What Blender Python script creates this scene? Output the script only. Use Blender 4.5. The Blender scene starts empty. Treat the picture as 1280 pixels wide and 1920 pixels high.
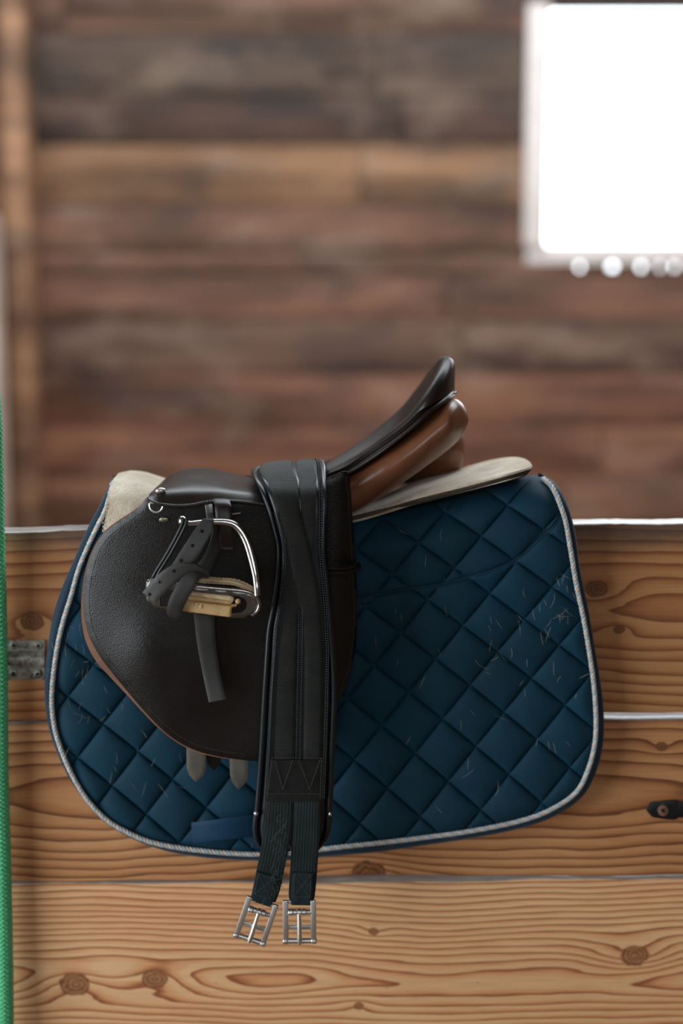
import bpy, bmesh, math, random
import numpy as np
from mathutils import Vector, Matrix
from mathutils.geometry import delaunay_2d_cdt

random.seed(7); np.random.seed(7)
S = bpy.context.scene
COL = S.collection

# ------------------------------------------------------------------ camera
LENS, SENSOR = 50.0, 24.0
F = LENS / SENSOR * 1280.0
PITCH = math.radians(7.6)
EYE = np.array([0.0, -1.718, 1.444])
cd = bpy.data.cameras.new('camera'); cam = bpy.data.objects.new('camera', cd); COL.objects.link(cam)
cd.lens = LENS; cd.sensor_fit = 'HORIZONTAL'; cd.sensor_width = SENSOR
cam.location = EYE.tolist(); cam.rotation_euler = (math.pi / 2 - PITCH, 0, 0)
cd.clip_start = 0.05; cd.clip_end = 100
cd.dof.use_dof = True; cd.dof.focus_distance = 1.635; cd.dof.aperture_fstop = 1.5; cd.dof.aperture_blades = 0
S.camera = cam

# ------------------------------------------------------------------ daylight
w = bpy.data.worlds.new('overcast_sky'); S.world = w; w.use_nodes = True
bg = w.node_tree.nodes['Background']
bg.inputs[0].default_value = (0.88, 0.95, 1.0, 1); bg.inputs[1].default_value = 7.0
# portals only guide sampling of the sky through the openings of the barn
DOOR = dict(y0=-3.4, y1=-0.7, z0=0.05, z1=2.7, x=-3.3)       # wide barn door in the left wall
FRONT = dict(x0=-0.6, x1=0.9, z0=1.9, z1=2.9, y=-4.6)         # high unseen opening behind the camera, added for front fill light
ADDED_HATCH = dict(x0=-1.6, x1=2.4, y0=0.7, y1=2.2, z=3.3)          # unseen roof opening, added to light the back wall and board tops
def portal(name, loc, rot, sx, sy):
    l = bpy.data.lights.new(name, 'AREA'); l.shape = 'RECTANGLE'; l.size = sx; l.size_y = sy
    l.cycles.is_portal = True
    o = bpy.data.objects.new(name, l); COL.objects.link(o); o.location = loc; o.rotation_euler = rot
portal('door_portal', (DOOR['x'], (DOOR['y0'] + DOOR['y1']) / 2, (DOOR['z0'] + DOOR['z1']) / 2), (0, -math.pi / 2, 0), DOOR['z1'] - DOOR['z0'], DOOR['y1'] - DOOR['y0'])
portal('front_portal', ((FRONT['x0'] + FRONT['x1']) / 2, FRONT['y'], (FRONT['z0'] + FRONT['z1']) / 2), (math.pi / 2, 0, 0), FRONT['x1'] - FRONT['x0'], FRONT['z1'] - FRONT['z0'])
portal('added_hatch_portal', ((ADDED_HATCH['x0'] + ADDED_HATCH['x1']) / 2, (ADDED_HATCH['y0'] + ADDED_HATCH['y1']) / 2, ADDED_HATCH['z']), (0, 0, 0), ADDED_HATCH['x1'] - ADDED_HATCH['x0'], ADDED_HATCH['y1'] - ADDED_HATCH['y0'])
portal('window_portal', (1.55, 3.2, 2.1), (-math.pi / 2, 0, 0), 1.1, 0.95)
S.view_settings.view_transform = 'Standard'; S.view_settings.look = 'None'
S.view_settings.gamma = 1.0; S.view_settings.use_curve_mapping = False
S.view_settings.exposure = 0.0
S.cycles.use_denoising = True
S.cycles.max_bounces = 8; S.cycles.diffuse_bounces = 4

# ------------------------------------------------------------------ geometry helpers
MM = 0.00065
YC = 0.0225                      # centre plane of the partition
cP, sP = math.cos(PITCH), math.sin(PITCH)
def P(px, py, Y):
    """point of the depth plane Y seen at photo pixel (px, py)"""
    px = np.asarray(px, float); py = np.asarray(py, float); Y = np.asarray(Y, float)
    a = (px - 640) / F; b = -(py - 960) / F
    dx = a; dy = cP + b * sP; dz = -sP + b * cP
    t = (Y - EYE[1]) / dy
    return np.stack(np.broadcast_arrays(EYE[0] + dx * t, EYE[1] + dy * t, EYE[2] + dz * t), -1)

def resamp(pts, n=None, step=None, closed=False, smooth=True):
    """Catmull-Rom smoothing + even resampling of a polyline of any dimension"""
    p = np.asarray(pts, float)
    if closed: p = np.vstack([p, p[:1]])
    if smooth and len(p) > 2:
        if closed: q = np.vstack([p[-2:-1], p, p[1:2]])
        else: q = np.vstack([2 * p[0] - p[1], p, 2 * p[-1] - p[-2]])
        out = []
        for i in range(1, len(q) - 2):
            p0, p1, p2, p3 = q[i - 1], q[i], q[i + 1], q[i + 2]
            d = [max(np.linalg.norm(b - a), 1e-9) ** 0.5 for a, b in ((p0, p1), (p1, p2), (p2, p3))]
            m1 = (p2 - p1 + d[1] * ((p1 - p0) / d[0] - (p2 - p0) / (d[0] + d[1])))
            m2 = (p2 - p1 + d[1] * ((p3 - p2) / d[2] - (p3 - p1) / (d[1] + d[2])))
            t = np.linspace(0, 1, 12, endpoint=False)[:, None]
            out.append((2 * t**3 - 3 * t**2 + 1) * p1 + (t**3 - 2 * t**2 + t) * m1 + (-2 * t**3 + 3 * t**2) * p2 + (t**3 - t**2) * m2)
        p = np.vstack(out + [p[-1:]])
    L = np.r_[0, np.cumsum(np.linalg.norm(np.diff(p, axis=0), axis=1))]
    if n is None: n = max(3, int(L[-1] / step) + 1)
    s = np.linspace(0, L[-1], n + 1 if closed else n)
    r = np.stack([np.interp(s, L, p[:, k]) for k in range(p.shape[1])], -1)
    return r[:-1] if closed else r

def inside(poly, x, y):
    c = np.zeros(x.shape, bool); n = len(poly)
    for i in range(n):
        x1, y1 = poly[i]; x2, y2 = poly[(i + 1) % n]
        if y1 == y2: continue
        c ^= ((y1 > y) != (y2 > y)) & (x < (x2 - x1) * (y - y1) / (y2 - y1) + x1)
    return c

def dist_poly(poly, x, y, closed=True):
    d = np.full(np.shape(x), 1e9); n = len(poly)
    for i in range(n if closed else n - 1):
        a = poly[i]; b = poly[(i + 1) % n]; v = b - a; L = max(v @ v, 1e-12)
        t = np.clip(((x - a[0]) * v[0] + (y - a[1]) * v[1]) / L, 0, 1)
        d = np.minimum(d, np.hypot(x - a[0] - t * v[0], y - a[1] - t * v[1]))
    return d

class MB:
    def __init__(s): s.v = []; s.f = []; s.n = 0
    def add(s, v, f):
        v = np.asarray(v, float).reshape(-1, 3)
        s.v.append(v); s.f += [tuple(int(i) + s.n for i in q) for q in f]; s.n += len(v); return s
    def mirror(s, drop=0.0):
        """add the mirror image on the far side of the partition"""
        v = np.vstack(s.v); m = v.copy(); m[:, 1] = 2 * YC - m[:, 1]; m[:, 2] -= drop * np.maximum(0, m[:, 1] - YC)
        f = [tuple(reversed(q)) for q in s.f]; s.add(m, f); return s
    def mirrored(s):
        o = MB(); v = np.vstack(s.v).copy(); v[:, 1] = 2 * YC - v[:, 1]
        return o.add(v, [tuple(reversed(q)) for q in s.f])
    def moved(s, d):
        return MB().add(np.vstack(s.v) + np.asarray(d), s.f)
    def build(s, name, mat, parent=None, angle=40, fix=True):
        me = bpy.data.meshes.new(name)
        me.from_pydata(np.vstack(s.v).tolist(), [], s.f); me.update()
        if fix:
            bm = bmesh.new(); bm.from_mesh(me)
            bmesh.ops.remove_doubles(bm, verts=bm.verts, dist=1e-6)
            bmesh.ops.recalc_face_normals(bm, faces=bm.faces)
            bm.to_mesh(me); bm.free()
        me.polygons.foreach_set('use_smooth', [True] * len(me.polygons))
        me.set_sharp_from_angle(angle=math.radians(angle))
        me.materials.append(mat)
        return link(name, me, parent)

def link(name, me, parent=None):
    o = bpy.data.objects.new(name, me); COL.objects.link(o)
    if parent is not None:
        o.parent = parent
        if parent.type == 'EMPTY': o.matrix_parent_inverse = Matrix.Translation(-Vector(parent.location))
    return o

def tag(o, label=None, cat=None, group=None, kind=None):
    if label: o['label'] = label
    if cat: o['category'] = cat
    if group: o['group'] = group
    if kind: o['kind'] = kind
    return o
def empty(name, loc, label=None, cat=None, group=None, kind=None):
    o = bpy.data.objects.new(name, None); COL.objects.link(o); o.location = loc; o.empty_display_size = 0.05
    return tag(o, label, cat, group, kind)

def grid_faces(nv, nu, cu=False, cv=False, off=0):
    f = []
    for j in range(nv if cv else nv - 1):
        for i in range(nu if cu else nu - 1):
            i2 = (i + 1) % nu; j2 = (j + 1) % nv
            f.append((off + j * nu + i, off + j * nu + i2, off + j2 * nu + i2, off + j2 * nu + i))
    return f

def grid_normals(g):
    du = np.gradient(g, axis=1); dv = np.gradient(g, axis=0)
    n = np.cross(du, dv); n /= np.maximum(np.linalg.norm(n, axis=2, keepdims=True), 1e-12)
    return n

def slab(g, thick, mb=None):
    """closed solid from a grid surface g[nv,nu,3]; back offset by thick along -normal facing away"""
    mb = mb or MB(); nv, nu = g.shape[:2]; n = grid_normals(g)
    if n[..., 1].mean() > 0: n = -n            # make the outward side face the viewer
    b = g - n * thick
    f = grid_faces(nv, nu) + [tuple(reversed(q)) for q in grid_faces(nv, nu, off=nv * nu)]
    N = nv * nu
    loop = [i for i in range(nu)] + [j * nu + nu - 1 for j in range(1, nv)] + [(nv - 1) * nu + i for i in range(nu - 2, -1, -1)] + [j * nu for j in range(nv - 2, 0, -1)]
    for a, c in zip(loop, loop[1:] + loop[:1]): f.append((a, N + a, N + c, c))
    return mb.add(np.vstack([g.reshape(-1, 3), b.reshape(-1, 3)]), f)

def ribbon(L, R, thick, n=40, nu=7, round_=0.4, mb=None, prof=None, smooth=True):
    """strap between two rails of 3D points with softly rounded edges"""
    L = resamp(L, n, smooth=smooth); R = resamp(R, n, smooth=smooth)
    u = np.linspace(0, 1, nu)
    g = L[:, None, :] * (1 - u[None, :, None]) + R[:, None, :] * u[None, :, None]
    nn = grid_normals(g)
    if nn[..., 1].mean() > 0: nn = -nn
    o = -thick * round_ * (np.abs(2 * u - 1) ** 6)
    if prof is not None: o = o + prof(u)
    return slab(g + nn * o[None, :, None], thick * (1 - round_ * 0.3), mb)

def rails(pts, yl=None):
    """list of (px,py,Y) -> 3D"""
    a = np.asarray(pts, float); return P(a[:, 0], a[:, 1], a[:, 2])

def tube(pts, r, sides=8, mb=None, caps=True, closed=False, prof=None):
    mb = mb or MB(); p = np.asarray(pts, float); n = len(p)
    if closed: t = np.roll(p, -1, 0) - np.roll(p, 1, 0)
    else: t = np.gradient(p, axis=0)
    t /= np.maximum(np.linalg.norm(t, axis=1, keepdims=True), 1e-12)
    a = np.array([0, 0, 1.0]) if abs(t[0][2]) < 0.9 else np.array([1.0, 0, 0])
    u = np.cross(t[0], a); u /= np.linalg.norm(u)
    U = []
    for i in range(n):
        u = u - t[i] * (u @ t[i]); u /= np.linalg.norm(u); U.append(u)
    U = np.array(U); V = np.cross(t, U)
    r = np.broadcast_to(np.asarray(r, float), (n,))
    th = np.linspace(0, 2 * math.pi, sides, endpoint=False)
    R = r[:, None] * np.ones((1, sides))
    if prof is not None: R = R * prof(np.arange(n)[:, None], th[None, :])
    g = p[:, None, :] + R[..., None] * (np.cos(th)[None, :, None] * U[:, None, :] + np.sin(th)[None, :, None] * V[:, None, :])
    f = grid_faces(n, sides, cu=True, cv=closed)
    if caps and not closed:
        f += [tuple(range(sides))[::-1], tuple((n - 1) * sides + i for i in range(sides))]
    return mb.add(g.reshape(-1, 3), f)

def blob(up, lo, yc, ry, n=40, sides=20, mb=None, power=1.0):
    """cushion whose outline lies between two photo polylines; yc / ry = depth centre and half depth"""
    mb = mb or MB()
    U = resamp(up, n); L = resamp(lo, n); t = np.linspace(0, 1, n)
    yc = np.interp(t, np.linspace(0, 1, len(np.atleast_1d(yc))), np.atleast_1d(yc)); ry = np.interp(t, np.linspace(0, 1, len(np.atleast_1d(ry))), np.atleast_1d(ry))
    th = np.linspace(0, 2 * math.pi, sides, endpoint=False)
    c = np.sign(np.cos(th)) * np.abs(np.cos(th)) ** power; s = np.sign(np.sin(th)) * np.abs(np.sin(th)) ** power
    px = (U[:, 0] + L[:, 0])[:, None] / 2 + (U[:, 0] - L[:, 0])[:, None] / 2 * c[None]
    py = (U[:, 1] + L[:, 1])[:, None] / 2 + (U[:, 1] - L[:, 1])[:, None] / 2 * c[None]
    g = P(px, py, yc[:, None] - ry[:, None] * s[None])
    f = grid_faces(n, sides, cu=True) + [tuple(range(sides))[::-1], tuple((n - 1) * sides + i for i in range(sides))]
    return mb.add(g.reshape(-1, 3), f)

def sheet(outline, yfn, thick, step=8, rnd=0, depth_r=0, holes=(), mb=None, smooth=True, grid=None, pts_in=None):
    """leather / cloth sheet with an outline traced in photo pixels at its own depth, rim and thickness"""
    mb = mb or MB()
    o = resamp(outline, step=step * 0.8, closed=True, smooth=smooth)
    hs = [resamp(h, step=max(1.5, step * 0.4), closed=True, smooth=False) for h in holes]
    x0, y0 = o.min(0); x1, y1 = o.max(0); g = grid or step
    gx, gy = np.meshgrid(np.arange(x0, x1, g), np.arange(y0, y1, g * 0.866))
    gx = gx + (np.arange(gx.shape[0]) % 2)[:, None] * g / 2
    gx = gx.ravel(); gy = gy.ravel()
    if pts_in is not None: gx, gy = pts_in[:, 0], pts_in[:, 1]; g = step * 0.8
    ring = []
    for k in ((0.25, 0.6) if rnd else ()):       # inner rings resolve the rounded edge
        ring.append(k)
    m = inside(o, gx, gy); gx = gx[m]; gy = gy[m]
    m = dist_poly(o, gx, gy) > g * 0.55; gx = gx[m]; gy = gy[m]
    for h in hs:
        m = ~inside(h, gx, gy); gx = gx[m]; gy = gy[m]
        m = dist_poly(h, gx, gy) > g * 0.35; gx = gx[m]; gy = gy[m]
    pts = [o] + hs + [np.stack([gx, gy], -1)]
    off = 0; edges = []
    for l in [o] + hs:
        k = len(l); edges += [(off + i, off + (i + 1) % k) for i in range(k)]; off += k
    allp = np.vstack(pts)
    r = delaunay_2d_cdt([Vector(p) for p in allp.tolist()], edges, [], 1, 1e-5)
    v2 = np.array([tuple(v) for v in r[0]]); tri = [tuple(f) for f in r[2]]
    if hs:
        ct = v2[np.array(tri)].mean(1); kp = np.ones(len(tri), bool)
        for h in hs: kp &= ~inside(h, ct[:, 0], ct[:, 1])
        tri = [q for q, k in zip(tri, kp) if k]
    d = dist_poly(o, v2[:, 0], v2[:, 1])
    y = yfn(v2[:, 0], v2[:, 1])
    if rnd:
        q = np.clip(1 - d / rnd, 0, 1); y = y + depth_r * (1 - np.sqrt(np.maximum(0, 1 - q * q)))
    front = P(v2[:, 0], v2[:, 1], y); back = front + np.array([0, thick, 0]); N = len(v2)
    f = list(tri) + [(N + a, N + c, N + b) for a, b, c in tri]
    cnt = {}
    for a, b, c in tri:
        for e in ((a, b), (b, c), (c, a)): cnt[tuple(sorted(e))] = cnt.get(tuple(sorted(e)), 0) + 1
    for (a, b), k in cnt.items():
        if k == 1: f.append((a, b, N + b, N + a))
    return mb.add(np.vstack([front, back]), f)

def rbox(c, ax, ay, az, hx, hy, hz, bev=0.0008, mb=None, seg=2):
    mb = mb or MB(); bm = bmesh.new(); bmesh.ops.create_cube(bm, size=2)
    for v in bm.verts: v.co = Vector((v.co.x * hx, v.co.y * hy, v.co.z * hz))
    if bev: bmesh.ops.bevel(bm, geom=list(bm.edges), offset=bev, segments=seg, profile=0.5, affect='EDGES')
    bm.verts.index_update()
    V = np.array([v.co[:] for v in bm.verts]); fs = [tuple(v.index for v in f.verts) for f in bm.faces]; bm.free()
    A = np.array([ax, ay, az], float)
    return mb.add(V @ A + np.asarray(c), fs)

def dashes(pts, pitch, length, r, mb=None, sides=5, jit=0.0):
    mb = mb or MB(); L = np.linalg.norm(np.diff(pts, axis=0), axis=1).sum()
    n = max(2, int(L / pitch)); q = resamp(pts, n * 8, smooth=False)
    for i in range(n):
        a = q[i * 8]; b = q[min(i * 8 + 5, len(q) - 1)]; t = b - a; t = t / max(np.linalg.norm(t), 1e-9) * length
        j = np.random.uniform(-jit, jit, 3)
        tube(np.array([a, a + t * 0.2 + (0, -r * 0.6, 0), a + t * 0.8 + (0, -r * 0.6, 0), a + t]) + j, [r * 0.5, r, r, r * 0.5], sides, mb)
    return mb

def bead(c, r, mb, sx=1, sy=1, sz=1, nu=8, nv=6):
    th = np.linspace(0, math.pi, nv); ph = np.linspace(0, 2 * math.pi, nu, endpoint=False)
    g = np.stack([np.sin(th)[:, None] * np.cos(ph)[None] * r * sx, np.sin(th)[:, None] * np.sin(ph)[None] * r * sy,
                  np.cos(th)[:, None] * np.ones((1, nu)) * r * sz], -1) + np.asarray(c)
    return mb.add(g.reshape(-1, 3), grid_faces(nv, nu, cu=True))

# ------------------------------------------------------------------ material helpers
def srgb(r, g, b):
    f = lambda c: (c / 255) / 12.92 if c / 255 <= 0.04045 else ((c / 255 + 0.055) / 1.055) ** 2.4
    return (f(r), f(g), f(b), 1)
class NT:
    def __init__(s, name):
        s.m = bpy.data.materials.new(name); s.m.use_nodes = True; s.t = s.m.node_tree
        s.b = s.t.nodes['Principled BSDF']; s.o = s.t.nodes['Material Output']
    def n(s, typ, ins=None, **props):
        nd = s.t.nodes.new('ShaderNode' + typ)
        for k, v in props.items(): setattr(nd, k, v)
        for k, v in (ins or {}).items(): s.set(nd.inputs[k], v)
        return nd
    def set(s, sock, v):
        if isinstance(v, bpy.types.NodeSocket): s.t.links.new(v, sock)
        elif isinstance(v, bpy.types.Node): s.t.links.new(v.outputs[0], sock)
        else: sock.default_value = v
    def math(s, op, a, b=0.0, c=0.0, clamp=False):
        return s.n('Math', {0: a, 1: b, 2: c}, operation=op, use_clamp=clamp).outputs[0]
    def noise(s, vec, scale, detail=2, rough=0.5, dist=0.0, out=0):
        return s.n('TexNoise', {'Vector': vec, 'Scale': scale, 'Detail': detail, 'Roughness': rough, 'Distortion': dist}).outputs[out]
    def mapping(s, vec, scale=(1, 1, 1), loc=(0, 0, 0)):
        return s.n('Mapping', {'Vector': vec, 'Scale': scale, 'Location': loc}).outputs[0]
    def obj(s): return s.n('TexCoord').outputs['Object']
    def ramp(s, fac, stops, interp='LINEAR'):
        nd = s.n('ValToRGB', {0: fac}); r = nd.color_ramp; r.interpolation = interp
        while len(r.elements) > 1: r.elements.remove(r.elements[-1])
        r.elements[0].position = stops[0][0]; r.elements[0].color = stops[0][1]
        for p, c in stops[1:]: e = r.elements.new(p); e.color = c
        return nd.outputs[0]
    def mix(s, fac, a, b, blend='MIX'):
        nd = s.n('Mix', {0: fac}, data_type='RGBA', blend_type=blend)
        s.set(nd.inputs[6], a); s.set(nd.inputs[7], b); return nd.outputs[2]
    def bump(s, h, strength=0.3, dist=0.001, normal=None):
        nd = s.n('Bump', {'Height': h, 'Strength': strength, 'Distance': dist})
        if normal is not None: s.set(nd.inputs['Normal'], normal)
        return nd.outputs[0]
    def fin(s, color=None, rough=None, normal=None, **kw):
        if color is not None: s.set(s.b.inputs['Base Color'], color)
        if rough is not None: s.set(s.b.inputs['Roughness'], rough)
        if normal is not None: s.set(s.b.inputs['Normal'], normal)
        for k, v in kw.items(): s.set(s.b.inputs[k], v)
        return s.m
G = lambda v: (v, v, v, 1)

def leather(name, c1, c2, rough=0.42, grain=700, strength=0.5, spec=0.5):
    t = NT(name); o = t.obj()
    n1 = t.noise(o, 14, 4, 0.6); col = t.ramp(n1, [(0.3, c1), (0.75, c2)])
    v = t.n('TexVoronoi', {'Vector': o, 'Scale': grain}).outputs['Distance']
    n2 = t.noise(o, grain * 0.6, 3)
    h = t.math('ADD', v, t.math('MULTIPLY', n2, 0.6))
    rg = t.math('ADD', rough - 0.1, t.math('MULTIPLY', t.noise(o, 30, 4), 0.2))
    return t.fin(col, rg, t.bump(h, strength, 0.0006), **{'Specular IOR Level': spec})
def metal(name, c, rough=0.25, wear=0.15):
    t = NT(name); o = t.obj(); n = t.noise(o, 120, 4, 0.6)
    return t.fin(c, t.math('ADD', rough - wear / 2, t.math('MULTIPLY', n, wear)), t.bump(t.noise(o, 500, 3), 0.06, 0.0005), Metallic=1.0)
def plain(name, c, rough=0.6, var=0.25, scale=40, spec=0.5, bump=0.1):
    t = NT(name); o = t.obj(); n = t.noise(o, scale, 4, 0.6)
    d = (c[0] * (1 - var), c[1] * (1 - var), c[2] * (1 - var), 1); e = (min(1, c[0] * (1 + var)), min(1, c[1] * (1 + var)), min(1, c[2] * (1 + var)), 1)
    return t.fin(t.ramp(n, [(0.3, d), (0.7, e)]), rough, t.bump(t.noise(o, 600, 3), bump, 0.001), **{'Specular IOR Level': spec})

def wood(name, pith_z, pith_d, freq, light, mid, dark, knots=(), stain=0.4, seed=0.0, amp=0.03, edge=(0, 0), rough=0.6, red=None):
    """growth rings of a log cut by the board: contours of the distance to the pith, bent around knots"""
    t = NT(name); o = t.obj()
    sep = t.n('SeparateXYZ', {0: o}); x, y, z = sep.outputs
    cx = t.n('CombineXYZ', {0: t.math('ADD', x, seed), 1: 0.0, 2: seed}).outputs[0]
    w1 = t.math('MULTIPLY', t.math('SUBTRACT', t.noise(cx, 2.3, 2, 0.45), 0.5), amp * 2.2)
    w2 = t.math('MULTIPLY', t.math('SUBTRACT', t.noise(t.mapping(cx, loc=(0, 3.3, 0)), 3.0, 2, 0.45), 0.5), amp * 2.6)
    warp = t.noise(t.mapping(o, (3.5, 9, 26), (seed, 0, 0)), 1.0, 3, 0.55)
    a = t.math('SUBTRACT', t.math('SUBTRACT', z, pith_z), w1)
    b = t.math('ADD', t.math('ADD', y, pith_d), w2)
    r = t.math('SQRT', t.math('ADD', t.math('MULTIPLY', a, a), t.math('MULTIPLY', b, b)))
    r = t.math('ADD', r, t.math('MULTIPLY', t.math('SUBTRACT', warp, 0.5), 0.012))
    core = None
    for kx, kz, s, A in knots:
        dx = t.math('SUBTRACT', x, kx); dz = t.math('SUBTRACT', z, kz)
        g = t.math('ADD', t.math('POWER', t.math('ABSOLUTE', t.math('DIVIDE', dx, s * 3.4)), 2.0), t.math('POWER', t.math('ABSOLUTE', t.math('DIVIDE', dz, s * 1.5)), 2.0))
        e = t.math('POWER', 2.718, t.math('MULTIPLY', g, -1.0))
        r = t.math('ADD', r, t.math('MULTIPLY', e, A))
        wob = t.math('MULTIPLY', t.math('SUBTRACT', t.noise(o, 90, 3, 0.6), 0.5), s * 0.7)
        dd = t.math('ADD', t.math('SQRT', t.math('ADD', t.math('MULTIPLY', t.math('MULTIPLY', dx, dx), 0.6), t.math('MULTIPLY', dz, dz))), wob)
        k = t.math('SUBTRACT', 1.0, t.math('DIVIDE', dd, s), clamp=True)
        core = k if core is None else t.math('MAXIMUM', core, k)
    fr = t.math('FRACT', t.math('ADD', t.math('MULTIPLY', r, freq), t.math('MULTIPLY', t.noise(t.mapping(o, (6, 40, 40)), 1.0, 3), 0.5)))
    col = t.ramp(fr, [(0.0, light), (0.35, light), (0.72, mid), (0.9, dark), (0.965, dark), (1.0, light)])
    big = t.noise(t.mapping(o, (2.2, 6, 9), (seed * 1.7, 0, 0)), 1.0, 4, 0.55)
    col = t.mix(t.ramp(big, [(0.42, G(0)), (0.68, G(stain))]), col, t.mix(1.0, col, red or (0.62, 0.42, 0.34, 1), 'MULTIPLY'))
    fib = t.noise(t.mapping(o, (14, 300, 700)), 1.0, 3, 0.6)
    col = t.mix(0.35, col, t.ramp(fib, [(0.3, G(0.35)), (0.65, G(1.0))]), 'MULTIPLY')
    spk = t.noise(t.mapping(o, (60, 100, 130), (seed, 0, 0)), 1.0, 3, 0.7)
    col = t.mix(t.ramp(spk, [(0.66, G(0)), (0.76, G(0.55))]), col, (0.045, 0.025, 0.016, 1))
    if core is not None:
        kr = t.math('FRACT', t.math('ADD', t.math('MULTIPLY', core, 3.4), t.math('MULTIPLY', t.noise(o, 120, 2), 0.6)))
        kc = t.ramp(kr, [(0, (dark[0] * 0.35, dark[1] * 0.35, dark[2] * 0.4, 1)), (0.5, (mid[0] * 0.55, mid[1] * 0.5, mid[2] * 0.45, 1)), (1, (dark[0] * 0.5, dark[1] * 0.5, dark[2] * 0.5, 1))])
        col = t.mix(t.ramp(core, [(0.03, G(0)), (0.16, G(0.92))]), col, kc)
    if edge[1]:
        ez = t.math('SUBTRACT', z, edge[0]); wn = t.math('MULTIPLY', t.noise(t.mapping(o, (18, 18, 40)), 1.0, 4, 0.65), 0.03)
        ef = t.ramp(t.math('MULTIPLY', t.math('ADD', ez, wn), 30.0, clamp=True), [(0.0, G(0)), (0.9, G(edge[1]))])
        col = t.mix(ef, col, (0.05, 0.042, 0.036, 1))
    nz = t.n('SeparateXYZ', {0: t.n('NewGeometry').outputs['Normal']}).outputs[2]     # pale colour on upward faces paints in their backlight
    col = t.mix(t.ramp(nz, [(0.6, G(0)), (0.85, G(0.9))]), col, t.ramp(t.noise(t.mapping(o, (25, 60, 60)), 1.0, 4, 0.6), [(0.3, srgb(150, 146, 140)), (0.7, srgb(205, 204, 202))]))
    h = t.math('ADD', t.math('MULTIPLY', fr, -0.6), t.math('MULTIPLY', fib, 0.7))
    rg = t.math('ADD', rough - 0.1, t.math('MULTIPLY', fib, 0.25))
    rg = t.n('Mix', {0: t.ramp(nz, [(0.6, G(0)), (0.85, G(1))]), 2: rg, 3: 0.3}).outputs[0]      # lower roughness on top faces to catch the window
    return t.fin(col, rg, t.bump(h, 0.22, 0.0012), **{'Specular IOR Level': 0.4})

# ------------------------------------------------------------------ materials
Zat = lambda py, Y=0.0, px=640: float(P(px, py, Y)[2])
Xat = lambda px, Y=0.0, py=1400: float(P(px, py, Y)[0])
K = lambda px, py, s, A: (Xat(px, 0, py), Zat(py, 0, px), s * MM, A)
M = {}
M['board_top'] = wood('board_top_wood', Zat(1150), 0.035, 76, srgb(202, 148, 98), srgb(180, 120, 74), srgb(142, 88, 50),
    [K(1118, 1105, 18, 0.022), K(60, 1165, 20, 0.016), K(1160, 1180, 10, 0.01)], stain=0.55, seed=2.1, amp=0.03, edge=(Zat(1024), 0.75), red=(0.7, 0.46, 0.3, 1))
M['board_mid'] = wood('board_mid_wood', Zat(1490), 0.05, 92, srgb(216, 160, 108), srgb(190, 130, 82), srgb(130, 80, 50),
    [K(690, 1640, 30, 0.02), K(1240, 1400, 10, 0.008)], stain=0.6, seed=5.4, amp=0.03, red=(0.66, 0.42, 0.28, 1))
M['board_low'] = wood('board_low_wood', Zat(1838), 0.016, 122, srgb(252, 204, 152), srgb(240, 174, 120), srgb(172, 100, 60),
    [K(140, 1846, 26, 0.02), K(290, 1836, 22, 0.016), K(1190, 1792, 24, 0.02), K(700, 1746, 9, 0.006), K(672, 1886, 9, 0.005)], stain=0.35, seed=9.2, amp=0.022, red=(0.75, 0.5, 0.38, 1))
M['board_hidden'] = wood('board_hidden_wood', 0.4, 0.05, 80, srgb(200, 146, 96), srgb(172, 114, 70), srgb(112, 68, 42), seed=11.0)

def bg_wood(name, rough=0.7):
    t = NT(name); oi = t.n('ObjectInfo'); o = t.obj()
    off = t.n('CombineXYZ', {0: t.math('MULTIPLY', oi.outputs['Random'], 30.0), 1: t.math('MULTIPLY', oi.outputs['Random'], 17.0), 2: 0.0}).outputs[0]
    v = t.n('VectorMath', {0: o, 1: off}, operation='ADD').outputs[0]
    big = t.noise(t.mapping(v, (0.9, 2, 7)), 1.6, 3, 0.55); st = t.noise(t.mapping(v, (3, 30, 70)), 1.0, 3, 0.6)
    c = oi.outputs['Color']
    dk = t.mix(1.0, c, (0.42, 0.4, 0.4, 1), 'MULTIPLY'); lt = t.mix(1.0, c, (1.35, 1.28, 1.2, 1), 'MULTIPLY')
    col = t.mix(t.ramp(big, [(0.3, G(0)), (0.7, G(1))]), dk, lt)
    col = t.mix(0.5, col, t.ramp(st, [(0.3, G(0.3)), (0.7, G(1.0))]), 'MULTIPLY')
    stain = t.noise(t.mapping(o, (1.0, 1, 1.8), (4.3, 0, 1.7)), 2.2, 4, 0.6); col = t.mix(t.ramp(stain, [(0.5, G(0)), (0.72, G(0.75))]), col, (0.03, 0.03, 0.032, 1))     # old damp stains run across the planks
    worn = t.noise(t.mapping(o, (1.0, 1, 2.2), (9.1, 0, 3.3)), 2.6, 3, 0.6); col = t.mix(t.ramp(worn, [(0.52, G(0)), (0.75, G(0.5))]), col, (0.42, 0.29, 0.21, 1))
    return t.fin(col, rough, t.bump(st, 0.3, 0.003), **{'Specular IOR Level': 0.3})
M['bg_wood'] = bg_wood('weathered_plank_wood')
M['dark_wood'] = plain('dark_barn_timber', srgb(52, 36, 28), 0.8, 0.4, 6)
M['floor'] = plain('packed_earth_floor', srgb(120, 98, 80), 0.9, 0.3, 5, bump=0.4)
M['ceil'] = plain('roof_boarding', srgb(105, 84, 68), 0.85, 0.35, 5)
M['casing'] = plain('pale_window_paint', srgb(238, 226, 220), 0.5, 0.1, 8)
M['pale_post'] = plain('pale_post_paint', srgb(205, 180, 165), 0.6, 0.2, 8)

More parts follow.
